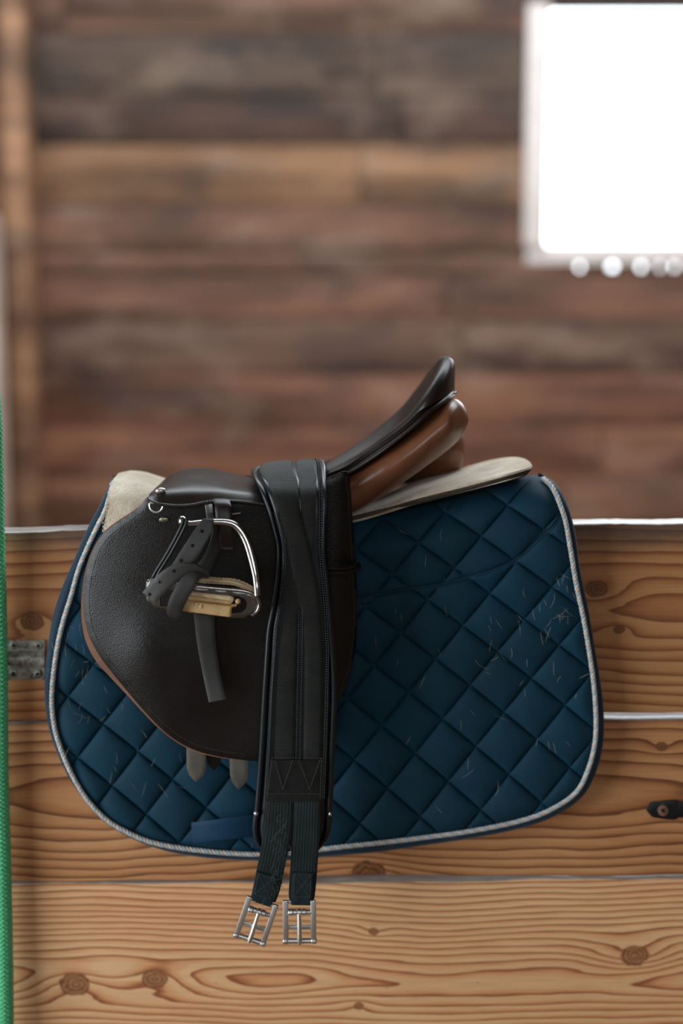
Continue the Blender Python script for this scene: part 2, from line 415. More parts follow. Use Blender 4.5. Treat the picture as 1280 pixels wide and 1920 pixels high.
def cloth(name, c1, c2, rough=0.75, weave=1500, sheen=0.25, dust=0.0):
    t = NT(name); o = t.obj(); n = t.noise(o, 9, 4, 0.6)
    col = t.ramp(n, [(0.3, c1), (0.72, c2)])
    if dust:
        dn = t.noise(o, 26, 5, 0.7); col = t.mix(t.ramp(dn, [(0.55, G(0)), (0.85, G(dust))]), col, srgb(120, 130, 140))
    wv = t.noise(t.mapping(o, (weave, weave, weave)), 1.0, 2)
    return t.fin(col, rough, t.bump(wv, 0.25, 0.0004), **{'Sheen Weight': sheen, 'Sheen Roughness': 0.4, 'Specular IOR Level': 0.3})
M['navy'] = cloth('navy_quilted_cotton', srgb(2, 46, 62), srgb(3, 58, 80), sheen=0.03, dust=0.03)
M['navy_bind'] = cloth('navy_binding_tape', srgb(16, 44, 62), srgb(28, 58, 76), 0.7, sheen=0.15, dust=0.25)
M['navy_web'] = cloth('navy_webbing', srgb(3, 46, 70), srgb(5, 58, 88), 0.6, 900, sheen=0.05)
M['cord_white'] = cloth('white_cord', srgb(196, 196, 190), srgb(222, 220, 212), 0.7)
M['cord_blue'] = cloth('pale_blue_cord', srgb(158, 180, 186), srgb(178, 198, 204), 0.7)
M['cord_pink'] = cloth('beige_cord', srgb(196, 180, 166), srgb(214, 200, 188), 0.7)
M['hair'] = plain('horse_hair', srgb(205, 200, 185), 0.4, 0.2)
M['thread'] = plain('dusty_stitch_thread', srgb(74, 72, 66), 0.7, 0.3)
M['thread_dark'] = plain('dark_stitch_thread', srgb(34, 40, 42), 0.6, 0.3)

def felt():
    t = NT('cream_felt'); o = t.obj(); n = t.noise(o, 30, 5, 0.65)
    col = t.ramp(n, [(0.28, srgb(188, 168, 142)), (0.7, srgb(232, 220, 200))])
    d = t.noise(o, 70, 4, 0.7); col = t.mix(t.ramp(d, [(0.62, G(0)), (0.8, G(0.5))]), col, srgb(96, 78, 58))
    h = t.math('ADD', t.noise(o, 700, 3), t.noise(o, 220, 3))
    return t.fin(col, 0.95, t.bump(h, 0.7, 0.0015), **{'Sheen Weight': 0.4, 'Specular IOR Level': 0.15})
M['felt'] = felt()
M['felt_under'] = plain('dark_felt_underside', srgb(72, 64, 56), 0.95, 0.45, 40, bump=0.4)  # darker tone for the layer below the cream felt
M['leather'] = leather('dark_brown_saddle_leather', srgb(12, 11, 11), srgb(20, 18, 17), 0.33, 850, 0.32, 0.45)
M['leather_smooth'] = leather('smooth_dark_leather', srgb(21, 15, 13), srgb(36, 27, 23), 0.38, 900, 0.18, 0.4)
M['leather_seat'] = leather('seat_leather', srgb(24, 16, 14), srgb(38, 26, 22), 0.42, 900, 0.15, 0.35)
M['leather_panel'] = leather('russet_panel_leather', srgb(104, 62, 40), srgb(134, 84, 56), 0.32, 900, 0.12, 0.6)
M['leather_edge'] = leather('tan_raw_leather_edge', srgb(108, 70, 46), srgb(148, 102, 72), 0.6, 900, 0.3)
M['strap'] = leather('worn_stirrup_leather', srgb(38, 40, 39), srgb(62, 62, 58), 0.5, 1000, 0.2)
M['billet'] = leather('grey_billet_leather', srgb(60, 57, 50), srgb(104, 99, 88), 0.5, 900, 0.3)
M['girth'] = leather('black_girth_leather', srgb(9, 17, 20), srgb(18, 30, 34), 0.38, 900, 0.1)
def ribbed(name, c1, c2, axis, freq, k=0.5, bump=0.5):
    t = NT(name); o = t.obj(); sep = t.n('SeparateXYZ', {0: o})
    a = sep.outputs[0] if axis == 0 else t.math('ADD', sep.outputs[1], sep.outputs[2])     # along the strap, also where it turns over the seat
    wv = t.math('SINE', t.math('MULTIPLY', a, freq * 2 * math.pi))
    n = t.noise(o, 35, 4, 0.65); col = t.ramp(n, [(0.3, c1), (0.75, c2)])
    col = t.mix(k, col, t.ramp(t.math('MULTIPLY_ADD', wv, 0.5, 0.5), [(0, G(0.35)), (1, G(1))]), 'MULTIPLY')
    return t.fin(col, 0.65, t.bump(t.math('ADD', wv, t.math('MULTIPLY', t.noise(o, 900, 2), 0.8)), bump, 0.0008), **{'Sheen Weight': 0.1, 'Specular IOR Level': 0.3})
M['web'] = ribbed('ribbed_black_webbing', srgb(18, 21, 20), srgb(40, 43, 38), 2, 1 / (3.5 * MM))
M['elastic'] = ribbed('ribbed_black_elastic', srgb(12, 22, 24), srgb(28, 42, 44), 0, 1 / (4.6 * MM), 0.25, 0.12)
M['tab'] = plain('dusty_teal_black_webbing', srgb(22, 38, 40), 0.8, 0.4, 90, 0.3, 0.3)
M['patch'] = plain('dusty_black_patch', srgb(24, 25, 23), 0.85, 0.35, 60, 0.3, 0.3)
M['steel'] = metal('brushed_steel', (0.74, 0.74, 0.72, 1), 0.40)
M['chrome'] = metal('polished_chrome', (0.40, 0.385, 0.37, 1), 0.2, 0.1)
M['dark_steel'] = metal('tarnished_steel', (0.22, 0.22, 0.21, 1), 0.35, 0.2)
M['rubber'] = plain('black_rubber', srgb(16, 22, 24), 0.45, 0.2)
M['tread'] = plain('tan_rubber_tread', srgb(196, 162, 112), 0.7, 0.18, 60)
M['tread_pale'] = plain('pale_rubber_tread', srgb(204, 180, 144), 0.75, 0.15, 60)
M['letter'] = plain('worn_raised_lettering', srgb(228, 204, 160), 0.6, 0.1)
M['brass'] = metal('tarnished_brass', (0.30, 0.29, 0.19, 1), 0.45, 0.3)
M['nickel'] = metal('dull_nickel', (0.60, 0.54, 0.50, 1), 0.4, 0.2)
def galv():
    t = NT('galvanised_steel'); o = t.obj(); n = t.noise(o, 130, 5, 0.7)
    col = t.ramp(n, [(0.32, srgb(84, 74, 62)), (0.5, srgb(150, 150, 142)), (0.75, srgb(196, 198, 192))])
    return t.fin(col, t.math('MULTIPLY_ADD', n, 0.3, 0.3), t.bump(t.noise(o, 400, 4), 0.2, 0.0006), Metallic=0.25)
M['galv'] = galv()
M['black_iron'] = plain('black_painted_iron', srgb(10, 14, 16), 0.5, 0.3)
M['rust'] = plain('rusty_screw', srgb(128, 92, 78), 0.7, 0.35, 200)
M['recess_shade'] = plain('painted_recess_shade', srgb(14, 13, 12), 0.9, 0.2)  # near-black colour paints the shade inside the screw slots
def rope_mat():
    t = NT('green_braided_rope'); o = t.obj(); n = t.noise(o, 400, 3)
    return t.fin(t.ramp(n, [(0.3, srgb(60, 184, 118)), (0.7, srgb(120, 226, 170))]), 0.6, t.bump(n, 0.4, 0.001), **{'Sheen Weight': 0.2})
M['rope'] = rope_mat()

# ================================================================== the barn
YW = 3.15                                     # inner face of the back wall
def struct(name, mb, mat, parent=None, **k):
    o = mb.build(name, mat, parent, **k)
    if parent is None: o['kind'] = 'structure'
    return o
def box(x0, x1, y0, y1, z0, z1, mb=None, bev=0.0):
    return rbox(((x0 + x1) / 2, (y0 + y1) / 2, (z0 + z1) / 2), (1, 0, 0), (0, 1, 0), (0, 0, 1), (x1 - x0) / 2, (y1 - y0) / 2, (z1 - z0) / 2, bev, mb)
XL, XR, YF, ZC = DOOR['x'], 3.6, FRONT['y'], ADDED_HATCH['z']
struct('floor', box(XL, XR, YF, YW + 0.1, -0.1, 0.0), M['floor'])
c = MB()
box(XL, XR, YF, ADDED_HATCH['y0'], ZC, ZC + 0.08, c); box(XL, XR, ADDED_HATCH['y1'], YW + 0.1, ZC, ZC + 0.08, c)
box(XL, ADDED_HATCH['x0'], ADDED_HATCH['y0'], ADDED_HATCH['y1'], ZC, ZC + 0.08, c); box(ADDED_HATCH['x1'], XR, ADDED_HATCH['y0'], ADDED_HATCH['y1'], ZC, ZC + 0.08, c)
struct('ceiling', c, M['ceil'])
c = MB()
box(XL - 0.1, XL, YF, DOOR['y0'], 0, ZC, c); box(XL - 0.1, XL, DOOR['y1'], YW + 0.1, 0, ZC, c); box(XL - 0.1, XL, DOOR['y0'], DOOR['y1'], DOOR['z1'], ZC, c)
struct('wall_left', c, M['ceil'])
struct('wall_right', box(XR, XR + 0.1, YF, YW + 0.1, 0, ZC), M['ceil'])
c = MB()
box(XL, FRONT['x0'], YF - 0.1, YF, 0, ZC, c); box(FRONT['x1'], XR, YF - 0.1, YF, 0, ZC, c); box(FRONT['x0'], FRONT['x1'], YF - 0.1, YF, FRONT['z1'], ZC, c); box(FRONT['x0'], FRONT['x1'], YF - 0.1, YF, 0, FRONT['z0'], c)
struct('wall_front', c, M['ceil'])

# back wall: planks on a dark backing, with the window opening
WX0, WX1 = Xat(1026, YW, 240), Xat(1560, YW, 240)
WZ1, WZ0 = Zat(14, YW, 1100), Zat(459, YW, 1100)
LEAK1, LEAK0 = Zat(494, YW, 1150), Zat(504, YW, 1150)      # light comes through the cracked board below the window
YB = YW + 0.03
c = MB()
box(XL, WX0, YB, YB + 0.03, 0, ZC, c); box(WX1, XR, YB, YB + 0.03, 0, ZC, c)
box(WX0, WX1, YB, YB + 0.03, WZ1, ZC, c); box(WX0, WX1, YB, YB + 0.03, 0, LEAK0, c)
wall = struct('wall_back', c, M['dark_wood'])
rows_px = [-560, -450, -340, -235, -150, -62, 62, 182, 272, 384, 474, 516, 600, 702, 800, 892, 985, 1090, 1200, 1310]
tone = {62: (150, 114, 96), -62: (140, 104, 88), 182: (124, 104, 92), 272: (114, 88, 76), 384: (196, 150, 114), 474: (164, 122, 100), 516: (160, 118, 98),
        600: (172, 126, 104), 702: (148, 114, 98), 800: (168, 118, 94), 892: (178, 124, 98), 985: (178, 130, 104)}
for a, b in zip(rows_px[:-1], rows_px[1:]):
    z1 = min(Zat(a, YW), ZC); z0 = Zat(b, YW) + 0.004
    col = srgb(*tone.get(b, (122, 88, 70)))
    cuts = [(XL, WX0), (WX1, XR)] if (z0 < WZ1 - 0.02 and z1 > WZ0 + 0.02) else [(XL, XR)]
    if b == 516:                                    # cracked board: pieces with daylight between them
        xs = [XL] + [Xat(p, YW, 500) for p in (1084, 1092, 1142, 1156, 1198, 1208, 1236, 1242, 1262, 1270)] + [XR]
        cuts = [(xs[i], xs[i + 1]) for i in range(0, len(xs), 2)]
    for (x0, x1) in cuts:
        if x1 - x0 > 3.5 and b != 516:
            xm = random.uniform(-1.2, 1.2); parts = [(x0, xm), (xm + 0.004, x1)]
        else: parts = [(x0, x1)]
        for k, (p0, p1) in enumerate(parts):
            o = box(p0, p1, YW + random.uniform(-0.004, 0.004), YB, z0, z1, bev=0.003).build('plank', M['bg_wood'], wall, 30)
            f = random.uniform(0.6, 0.76); o.color = (col[0] * f, col[1] * f, col[2] * f, 1)
# cracks are short: close the rest of the cracked row above and below with the ledge under the window
win = empty('window_1', ((WX0 + WX1) / 2, YW, WZ0), kind='structure')
box(Xat(984, YW, 240), WX0, YW - 0.03, YW + 0.05, WZ0 - 0.005, WZ1 + 0.01, bev=0.004).build('casing', M['casing'], win)
box(WX1, WX1 + 0.07, YW - 0.03, YW + 0.05, WZ0 - 0.005, WZ1 + 0.01, bev=0.004).build('casing', M['casing'], win)
box(Xat(990, YW, 240), WX1 + 0.02, YW - 0.006, YW + 0.06, LEAK1, WZ0, bev=0.003).build('sill', M['casing'], win)

# timbers standing at the left end of the back wall
t1 = empty('timber_post', (Xat(50, 3.02), 3.08, 0), 'tall brown timber post against the back wall, left of the planks', 'post')
box(Xat(38, 3.0), Xat(80, 3.0), 3.0, 3.14, 0.0, ZC, bev=0.008).build('post_shaft', M['bg_wood'], t1).color = srgb(196, 150, 118)
box(Xat(12, 3.06), Xat(40, 3.06), 3.05, 3.14, 0.0, ZC, bev=0.006).build('side_batten', M['bg_wood'], t1).color = srgb(138, 98, 74)
ps = box(Xat(-70, 2.7), Xat(20, 2.7), 2.68, 2.8, 0.0, Zat(398, 2.7), bev=0.008).build('pale_stall_post', M['pale_post'])
tag(ps, 'pale painted stall post cut short at the far left edge', 'post')
d1 = empty('shade_boards_1', (Xat(-200, 3.1), 3.12, 0), kind='structure')  # dark-coloured boards stand in for the shaded opening beside the post
for k in range(6):
    xa = Xat(10, 3.1) - 0.17 * (k + 1)
    box(xa, xa + 0.165, 3.09, 3.12, 0.02, 2.5, bev=0.004).build('shade_board', M['dark_wood'], d1)

# ================================================================== stall partition
part = empty('stall_partition', (0, YC, 0), 'partition of wide knotty pine boards carrying the saddle', 'partition')
TH = 0.045
def board(top, bot, mat, name='board', wav=0.0012, x0=-70, x1=1500, th=TH, yo=0.0, back_chamfer=0.0):  # rear lower edge cut away to let window light into the gap
    """top / bot: photo polylines of the upper and lower front edges"""
    n = 120; X = np.linspace(Xat(x0), Xat(x1), n)
    tp = P(np.array([q[0] for q in top], float), np.array([q[1] for q in top], float), 0.0); bp = P(np.array([q[0] for q in bot], float), np.array([q[1] for q in bot], float), 0.0)
    zt = np.interp(X, tp[:, 0], tp[:, 2]); zb = np.interp(X, bp[:, 0], bp[:, 2])
    ph = random.uniform(0, 9)
    zt = zt + wav * (np.sin(X * 31 + ph) * 0.5 + np.sin(X * 83 + ph) * 0.3 + np.random.uniform(-.3, .3, n)); zb = zb + wav * np.sin(X * 37 + ph * 2) * 0.5
    b = 0.0022; prof = []
    for f0, y in ((0, b), (0.3, 0.3 * b), (1, 0)): prof.append(('t', b * (1 - f0) * 0 + b * f0, y))
    cs = []     # closed section: (z, y)
    for (zz, yy) in ((zt - 0, b + 0), (zt - b * 0.3, b * 0.3), (zt - b, 0 * zt[0])): cs.append((zz, np.zeros(n) + yy))
    for k in range(1, 8): cs.append((zt - b + (zb + b - zt + b) * k / 8, np.zeros(n)))
    for (zz, yy) in ((zb + b, 0.0), (zb + b * 0.3, b * 0.3), (zb, b), (zb + 0.0005, 0.3 * th), (zb + back_chamfer, th), (zt - b, th), (zt, th - b)): cs.append((zz, np.zeros(n) + yy))
    g = np.stack([np.stack([X, y + yo, z], -1) for z, y in cs], 1)
    m = MB(); k = g.shape[1]
    m.add(g.reshape(-1, 3), grid_faces(n, k, cu=True) + [tuple(range(k)), tuple((n - 1) * k + i for i in range(k))[::-1]])
    return m.build(name, mat, part, 50)
board([(-70, 999), (0, 998), (160, 994), (640, 989), (1080, 984), (1280, 981), (1500, 979)], [(-70, 1352), (0, 1352), (80, 1352), (640, 1345), (1130, 1337), (1280, 1336), (1500, 1334)], M['board_top'], back_chamfer=0.014)
board([(-70, 1355.5), (0, 1355.5), (80, 1355.5), (640, 1353), (1130, 1350), (1280, 1349), (1500, 1347)], [(-70, 1654), (30, 1654), (450, 1651), (530, 1645), (640, 1641), (900, 1642), (1000, 1643), (1280, 1642), (1500, 1641)], M['board_mid'], back_chamfer=0.014)
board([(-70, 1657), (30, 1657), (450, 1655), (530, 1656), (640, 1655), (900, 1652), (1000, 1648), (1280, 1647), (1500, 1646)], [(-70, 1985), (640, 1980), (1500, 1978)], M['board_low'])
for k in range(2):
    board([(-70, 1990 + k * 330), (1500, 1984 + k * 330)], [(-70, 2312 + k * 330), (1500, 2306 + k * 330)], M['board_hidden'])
# rear upright battens that tie the boards together, out of view behind them
for px in (-40, 1440):
    box(Xat(px) - 0.045, Xat(px) + 0.045, TH, TH + 0.06, 0.0, 1.15, bev=0.004).build('upright', M['board_hidden'], part)

def disc(cx, cy, rpx, n=20): return [(cx + rpx * math.cos(a), cy + rpx * math.sin(a)) for a in np.linspace(0, 2 * math.pi, n, endpoint=False)]
def screw(cx, cy, rpx, Y, mat, parent, rot=0.3, dome=0.0028, name='screw'):
    w_ = rpx * 0.14; l_ = rpx * 0.46; c_, s_ = math.cos(rot), math.sin(rot)
    pl = [(-w_, -l_), (w_, -l_), (w_, -w_), (l_, -w_), (l_, w_), (w_, w_), (w_, l_), (-w_, l_), (-w_, w_), (-l_, w_), (-l_, -w_), (-w_, -w_)]
    hole = [(cx + x * c_ - y * s_, cy + x * s_ + y * c_) for x, y in pl]
    fn = lambda x, y: Y - dome * np.sqrt(np.maximum(0.0, 1 - np.minimum(1, np.hypot(x - cx, y - cy) / (rpx * 1.04)) ** 2)) - 0.0004
    m = sheet(disc(cx, cy, rpx, 28), fn, 0.0012, step=rpx * 0.24, holes=[hole]); k = len(m.f)
    sheet(disc(cx, cy, rpx * 0.6, 12), lambda x, y: Y - 0.0006 + 0 * x, 0.0005, step=rpx * 0.5, mb=m)
    o = m.build(name, mat, parent, 50, fix=False); o.data.materials.append(M['recess_shade'])
    for q in o.data.polygons[k:]: q.material_index = 1
    return o

# hinge bracket: a galvanised strap clamping the hinge rod
prof = [(1200, 0.0), (1200, -.0022), (1201, -.003), (1216, -.003), (1220, -.004), (1224, -.0075), (1229, -.0115), (1234, -.0135), (1239, -.0135), (1244, -.0115), (1248, -.0075), (1251, -.004), (1255, -.003), (1273, -.003), (1274.5, -.0022), (1274.5, 0.0)]
xs = np.array([14, 14.6, 30, 48, 66, 83.4, 84.0])
g = np.stack([P(xs + (py - 1237) * -0.01, np.full(len(xs), py) + (xs - 48) * 0.01, y + np.where((xs < 14.3) | (xs > 83.8), 0.0006, 0)) for py, y in prof], 0)
hb = MB(); n_, k_ = g.shape[:2]; hb.add(g.reshape(-1, 3), grid_faces(n_, k_) + [tuple(j * k_ for j in range(n_)), tuple(j * k_ + k_ - 1 for j in range(n_))])
hinge = hb.build('hinge_bracket', M['galv'], part, 35); hinge['label'] = 'galvanised steel hinge strap with four cross-head screws'
tube(P(np.array([-60, 0, 40, 83.0]), np.array([1237.0] * 4), -0.0035), 0.0062, 14).build('hinge_rod', M['galv'], hinge)
for i, (cx, cy) in enumerate(((26, 1210.5), (72, 1211), (25.5, 1263), (70, 1264))): screw(cx, cy, 8.6, -0.003, M['galv'], hinge, 0.2 + 0.5 * i)
# black latch plate
lp = sheet([(1211.5, 1520), (1219, 1504.5), (1240, 1502.5), (1262, 1500.5), (1269, 1500.5), (1270, 1504), (1300, 1504), (1380, 1506), (1380, 1532), (1270, 1533), (1266, 1537.5), (1245, 1536), (1222, 1532)],
           lambda x, y: -0.0035 + 0 * x, 0.003, step=6, rnd=4, depth_r=0.0015, smooth=False).build('latch_plate', M['black_iron'], part)
lp['label'] = 'black painted latch plate with a rusty screw'
screw(1243, 1520, 10.2, -0.0035, M['rust'], lp, 0.6)

# gate post and the lead rope hanging from its hook
gp = empty('gate_post', (Xat(-190), 0.03, 0), 'square gate post left of the board partition', 'post')
box(Xat(-290), Xat(-110), -0.03, 0.09, 0, 2.1, bev=0.008).build('post_shaft', M['board_hidden'], gp)
hk = P(-70, 560, -0.03)
tube(np.array([P(-118, 540, -0.03), P(-100, 545, -0.05), P(-80, 565, -0.055), P(-60, 572, -0.05), P(-48, 560, -0.045), P(-45, 545, -0.045)]), 0.004, 10).build('hook', M['black_iron'], gp)
path = [(-78, 548, -0.062), (-62, 556, -0.064), (-40, 600, -0.052), (-22, 700, -0.04), (-14, 800, -0.034), (-11, 900, -0.03), (-9, 1000, -0.026), (-6, 1100, -0.024), (-3, 1250, -0.022), (-2, 1400, -0.021), (0, 1500, -0.021), (4, 1640, -0.021), (7, 1780, -0.022), (9, 1920, -0.024), (12, 2100, -0.026), (16, 2300, -0.03)]
ctr = resamp(rails(path), step=0.0016); zz = np.arange(len(ctr)) * 0.0016
rp = empty('lead_rope', tuple(ctr[-1]), 'green braided lead rope hanging down the left edge', 'rope')
tube(ctr, 0.0082, 14).build('rope_core', M['rope'], rp, 60)
tg = np.gradient(ctr, axis=0); tg /= np.linalg.norm(tg, axis=1, keepdims=True)
nu_ = np.tile([0, -1.0, 0], (len(ctr), 1)); nu_ -= tg * (nu_ * tg).sum(1, keepdims=True); nu_ /= np.linalg.norm(nu_, axis=1, keepdims=True); nb_ = np.cross(tg, nu_)
om = 2 * math.pi / 0.046; NS = 8
for d_ in (1, -1):
    for k in range(NS):
        th = d_ * om * zz + 2 * math.pi * k / NS; rr = 0.0092 + d_ * 0.0009 * np.cos(NS * om * zz)
        tube(ctr + (nu_ * np.cos(th)[:, None] + nb_ * np.sin(th)[:, None]) * rr[:, None], 0.0019, 6).build('rope_strand', M['rope'], rp, 80)

# ================================================================== saddle pad
pad = empty('saddle_pad', tuple(P(600, 1000, YC)), 'navy quilted saddle pad with twisted cord trim draped over the partition', 'saddle pad')
NODES = [((816, 1233), (0, 0)), ((879.5, 1286), (1, 0)), ((943, 1339), (2, 0)), ((1007, 1390), (3, 0)), ((892, 1402), (2, -1)), ((952, 1447), (3, -1)), ((832, 1355), (1, -1)),
         ((777, 1417), (1, -2)), ((842, 1465), (2, -2)), ((715, 1362.5), (0, -2)), ((900, 1512), (3, -2)), ((753, 1185), (-1, 0)), ((869, 1172), (0, 1)), ((919.6, 1109), (0, 2)),
         ((763.5, 1294.6), (0, -1)), ((970, 1048), (0, 3)), ((898.5, 1005.6), (-1, 3)), ((839, 972), (-2, 3)), ((850, 1057), (-1, 2)), ((782, 1020), (-2, 2)), ((734, 1075), (-2, 1)),
         ((797, 1121.6), (-1, 1)), ((933, 1222), (1, 1)), ((981, 1162), (1, 2)), ((193, 1356), (-5, -6)), ((126, 1307), (-6, -6)), ((177, 1241), (-6, -5)), ((144.4, 1426), (-5, -7)), ((259.4, 1411.5), (-4, -6)), ((211, 1474.4), (-4, -7)), ((274, 1519), (-3, -7))]
A_ = np.array([n[0] for n in NODES]); B_ = np.array([n[1] for n in NODES], float)
def basis(x, y):
    x = (x - 600) / 500; y = (y - 1250) / 350
    return np.stack([np.ones_like(x), x, y, x * x, x * y, y * y], -1)
CF = np.linalg.lstsq(basis(A_[:, 0], A_[:, 1]), B_, rcond=None)[0]
PIPE = [(1017, 897), (1032, 910), (1042, 927), (1051, 950), (1059, 974), (1069, 1029), (1080, 1096), (1092.6, 1155), (1103, 1214), (1111.6, 1273), (1116, 1324), (1117, 1360), (1115, 1392), (1105, 1435), (1082, 1483), (1042, 1513), (990, 1535), (890, 1557), (790, 1571), (715, 1580), (640, 1588), (597, 1593), (540, 1600), (483, 1602), (432, 1600), (376, 1595), (319, 1587), (275.6, 1576.5), (232, 1557), (200, 1537), (168, 1505), (142.6, 1467), (121, 1422), (105, 1376), (98, 1333), (97.5, 1296), (101, 1257), (108.5, 1207), (119, 1163), (132.5, 1120), (147.5, 1067), (162.5, 1030), (180, 992), (197, 958), (206, 930), (212, 905)]
OUT = [(1020, 892), (1036, 902), (1049, 917), (1060, 938), (1069, 962), (1079, 1005), (1088, 1070), (1102, 1140), (1114, 1210), (1124, 1270), (1130.5, 1320), (1132, 1365), (1130, 1395), (1120, 1440), (1095, 1490), (1050, 1525), (992, 1549), (890, 1571), (790, 1586), (715, 1597), (640, 1604), (597, 1608), (540, 1613), (483, 1614), (430, 1612), (372, 1607), (312, 1596), (264, 1580), (220, 1558), (186, 1533), (155, 1497), (130, 1460), (108, 1413), (93, 1370), (86, 1330), (83.5, 1290), (86, 1243), (92, 1195), (102, 1145), (117, 1100), (136, 1055), (153, 1015), (170, 978), (188, 945), (200, 918), (210, 893)]
SEAM = resamp([(600, 1140), (650, 1127), (700, 1117), (760, 1105), (820, 1096), (870, 1084), (930, 1066), (970, 1046), (1010, 1012), (1040, 985), (1056, 962)], 40)
PIPE_ = resamp(PIPE, 120)
ptop = lambda x: np.interp(x, [205, 240, 300, 450, 600, 700, 780, 860, 920, 970, 1020], [893, 904, 925, 955, 964, 958, 944, 926, 908, 897, 892])
def pad_base(x, y):
    s = np.maximum(0, y - ptop(x))
    q = np.clip(1 - s / 95, 0, 1)
    top = YC - 0.056 * np.sqrt(np.maximum(0, 1 - q * q))
    k = np.clip((s - 95) / 330, 0, 1); k = k * k * (3 - 2 * k)
    und = 0.004 * np.sin(x / 145 + 0.6) * np.clip((y - 1100) / 350, 0, 1)
    return top + 0.012 * k - und - 0.004 * np.clip((y - 1480) / 130, 0, 1)
def pad_y(x, y):
    uv = basis(x, y) @ CF; fu = np.abs(np.sin(math.pi * uv[..., 0])); fv = np.abs(np.sin(math.pi * uv[..., 1]))
    d = dist_poly(SEAM, x, y, False); gs = 1 - np.exp(-(d / 3.2) ** 2)
    h = 0.0100 * (fu ** 0.36) * (fv ** 0.36) * np.clip(dist_poly(PIPE_, x, y, False) / 22, 0, 1) ** 0.6
    return pad_base(x, y) - h * (0.6 + 0.4 * gs) - 0.0015 * gs
topl = [(x, float(ptop(x))) for x in np.linspace(216, 1008, 60)]
out = np.vstack([resamp(PIPE, step=5), resamp(topl, step=6, smooth=False)])
fr_ = np.array([0, .025, .06, .12, .2, .31, .43, .57, .69, .8, .88, .94, .975])
ug = np.concatenate([i + fr_ for i in range(-14, 12)]); vg = np.concatenate([i + fr_ for i in range(-14, 12)])
UU, VV = [a.ravel() for a in np.meshgrid(ug, vg)]
q = np.tile([600.0, 1250.0], (len(UU), 1))
for _ in range(14):                          # invert the quilting lattice so the grooves fall on mesh lines
    f0 = basis(q[:, 0], q[:, 1]) @ CF; fx = (basis(q[:, 0] + 1, q[:, 1]) @ CF) - f0; fy = (basis(q[:, 0], q[:, 1] + 1) @ CF) - f0
    det = fx[:, 0] * fy[:, 1] - fx[:, 1] * fy[:, 0]; det = np.where(np.abs(det) < 1e-7, 1e-7, det); eu = UU - f0[:, 0]; ev = VV - f0[:, 1]
    q = q + np.clip(np.stack([(eu * fy[:, 1] - ev * fy[:, 0]) / det, (fx[:, 0] * ev - fx[:, 1] * eu) / det], -1), -150, 150)
ok = np.abs((basis(q[:, 0], q[:, 1]) @ CF) - np.stack([UU, VV], -1)).max(1) < 1e-3
q = q[ok & (q[:, 0] > 80) & (q[:, 0] < 1140) & (q[:, 1] > 880) & (q[:, 1] < 1620)]
q = q[dist_poly(SEAM, q[:, 0], q[:, 1], False) > 7]
st_ = np.gradient(SEAM, axis=0); st_ = np.stack([-st_[:, 1], st_[:, 0]], -1); st_ /= np.linalg.norm(st_, axis=1, keepdims=True)
q = np.vstack([q] + [resamp(SEAM + st_ * k, step=4, smooth=False) for k in (-6, -3, -1.2, 0, 1.2, 3, 6)])
sheet(out, pad_y, 0.006, step=4.0, smooth=False, pts_in=q).mirror().build('quilted_body', M['navy'], pad, 60)
# binding tape between the cord and the outer edge
NB = 420
pi_ = resamp(PIPE, NB); po = resamp(OUT, NB)
def brow(k, dy): q = pi_ * (1 - k) + po * k; return P(q[:, 0], q[:, 1], pad_base(q[:, 0], q[:, 1]) + dy)
g = np.stack([brow(0, -0.002), brow(0.12, -0.0062), brow(0.4, -0.0078), brow(0.7, -0.0068), brow(0.92, -0.0035), brow(1.0, 0.0005), brow(0.95, 0.004), brow(0.6, 0.0065), brow(0, 0.007)], 1)
b = MB(); b.add(g.reshape(-1, 3), grid_faces(NB, 9, cu=True)); b.mirror().build('binding', M['navy_bind'], pad, 60)
# twisted cord: three strands
pc = resamp(PIPE, step=1.6); n = len(pc)
ctr = P(pc[:, 0], pc[:, 1], pad_base(pc[:, 0], pc[:, 1]) - 0.0085)
tg = np.gradient(ctr, axis=0); tg /= np.linalg.norm(tg, axis=1, keepdims=True)
nv = np.tile([0, -1.0, 0], (n, 1)); nv -= tg * (nv * tg).sum(1, keepdims=True); nv /= np.linalg.norm(nv, axis=1, keepdims=True); bv = np.cross(tg, nv)
cord = empty('cord_trim', tuple(ctr[0])); cord.parent = pad; cord.matrix_parent_inverse = Matrix.Translation(-Vector(pad.location))
for k, mt in enumerate(('cord_blue', 'cord_pink', 'cord_white')):
    a = np.arange(n) * 1.6 / 21 * 2 * math.pi + k * 2 * math.pi / 3
    tube(ctr + (nv * np.cos(a)[:, None] + bv * np.sin(a)[:, None]) * 0.00145, 0.00175, 7).build('cord_strand', M[mt], None, 70).parent = pad
COL.objects.unlink(cord); bpy.data.objects.remove(cord)
for o in list(bpy.data.objects):
    if o.name.startswith('cord_strand'): o.matrix_parent_inverse = Matrix.Translation(-Vector(pad.location))
# stitched seam and webbing keeper
sm = SEAM[4:]
tube(resamp(P(sm[:, 0], sm[:, 1], pad_y(sm[:, 0], sm[:, 1]) - 0.0006), 120, smooth=False), 0.0011, 6).build('seam_ridge', M['navy_bind'], pad, 80)
sm = SEAM[4:]
dashes(P(sm[:, 0], sm[:, 1], pad_y(sm[:, 0], sm[:, 1]) - 0.0003), 0.0034, 0.0024, 0.0004).build('seam_stitching', M['thread_dark'], pad)
wy = lambda x: -0.045 - 0.010 * np.sin(np.clip((x - 358) / 125, 0, 1) * math.pi)
xs = np.linspace(358, 492, 24)
ribbon(P(xs, 1543 - (xs - 358) * 0.125, wy(xs)), P(xs + 3, 1581 - (xs - 358) * 0.10, wy(xs)), 0.0022, 24, 9).build('girth_keeper', M['navy_web'], pad)
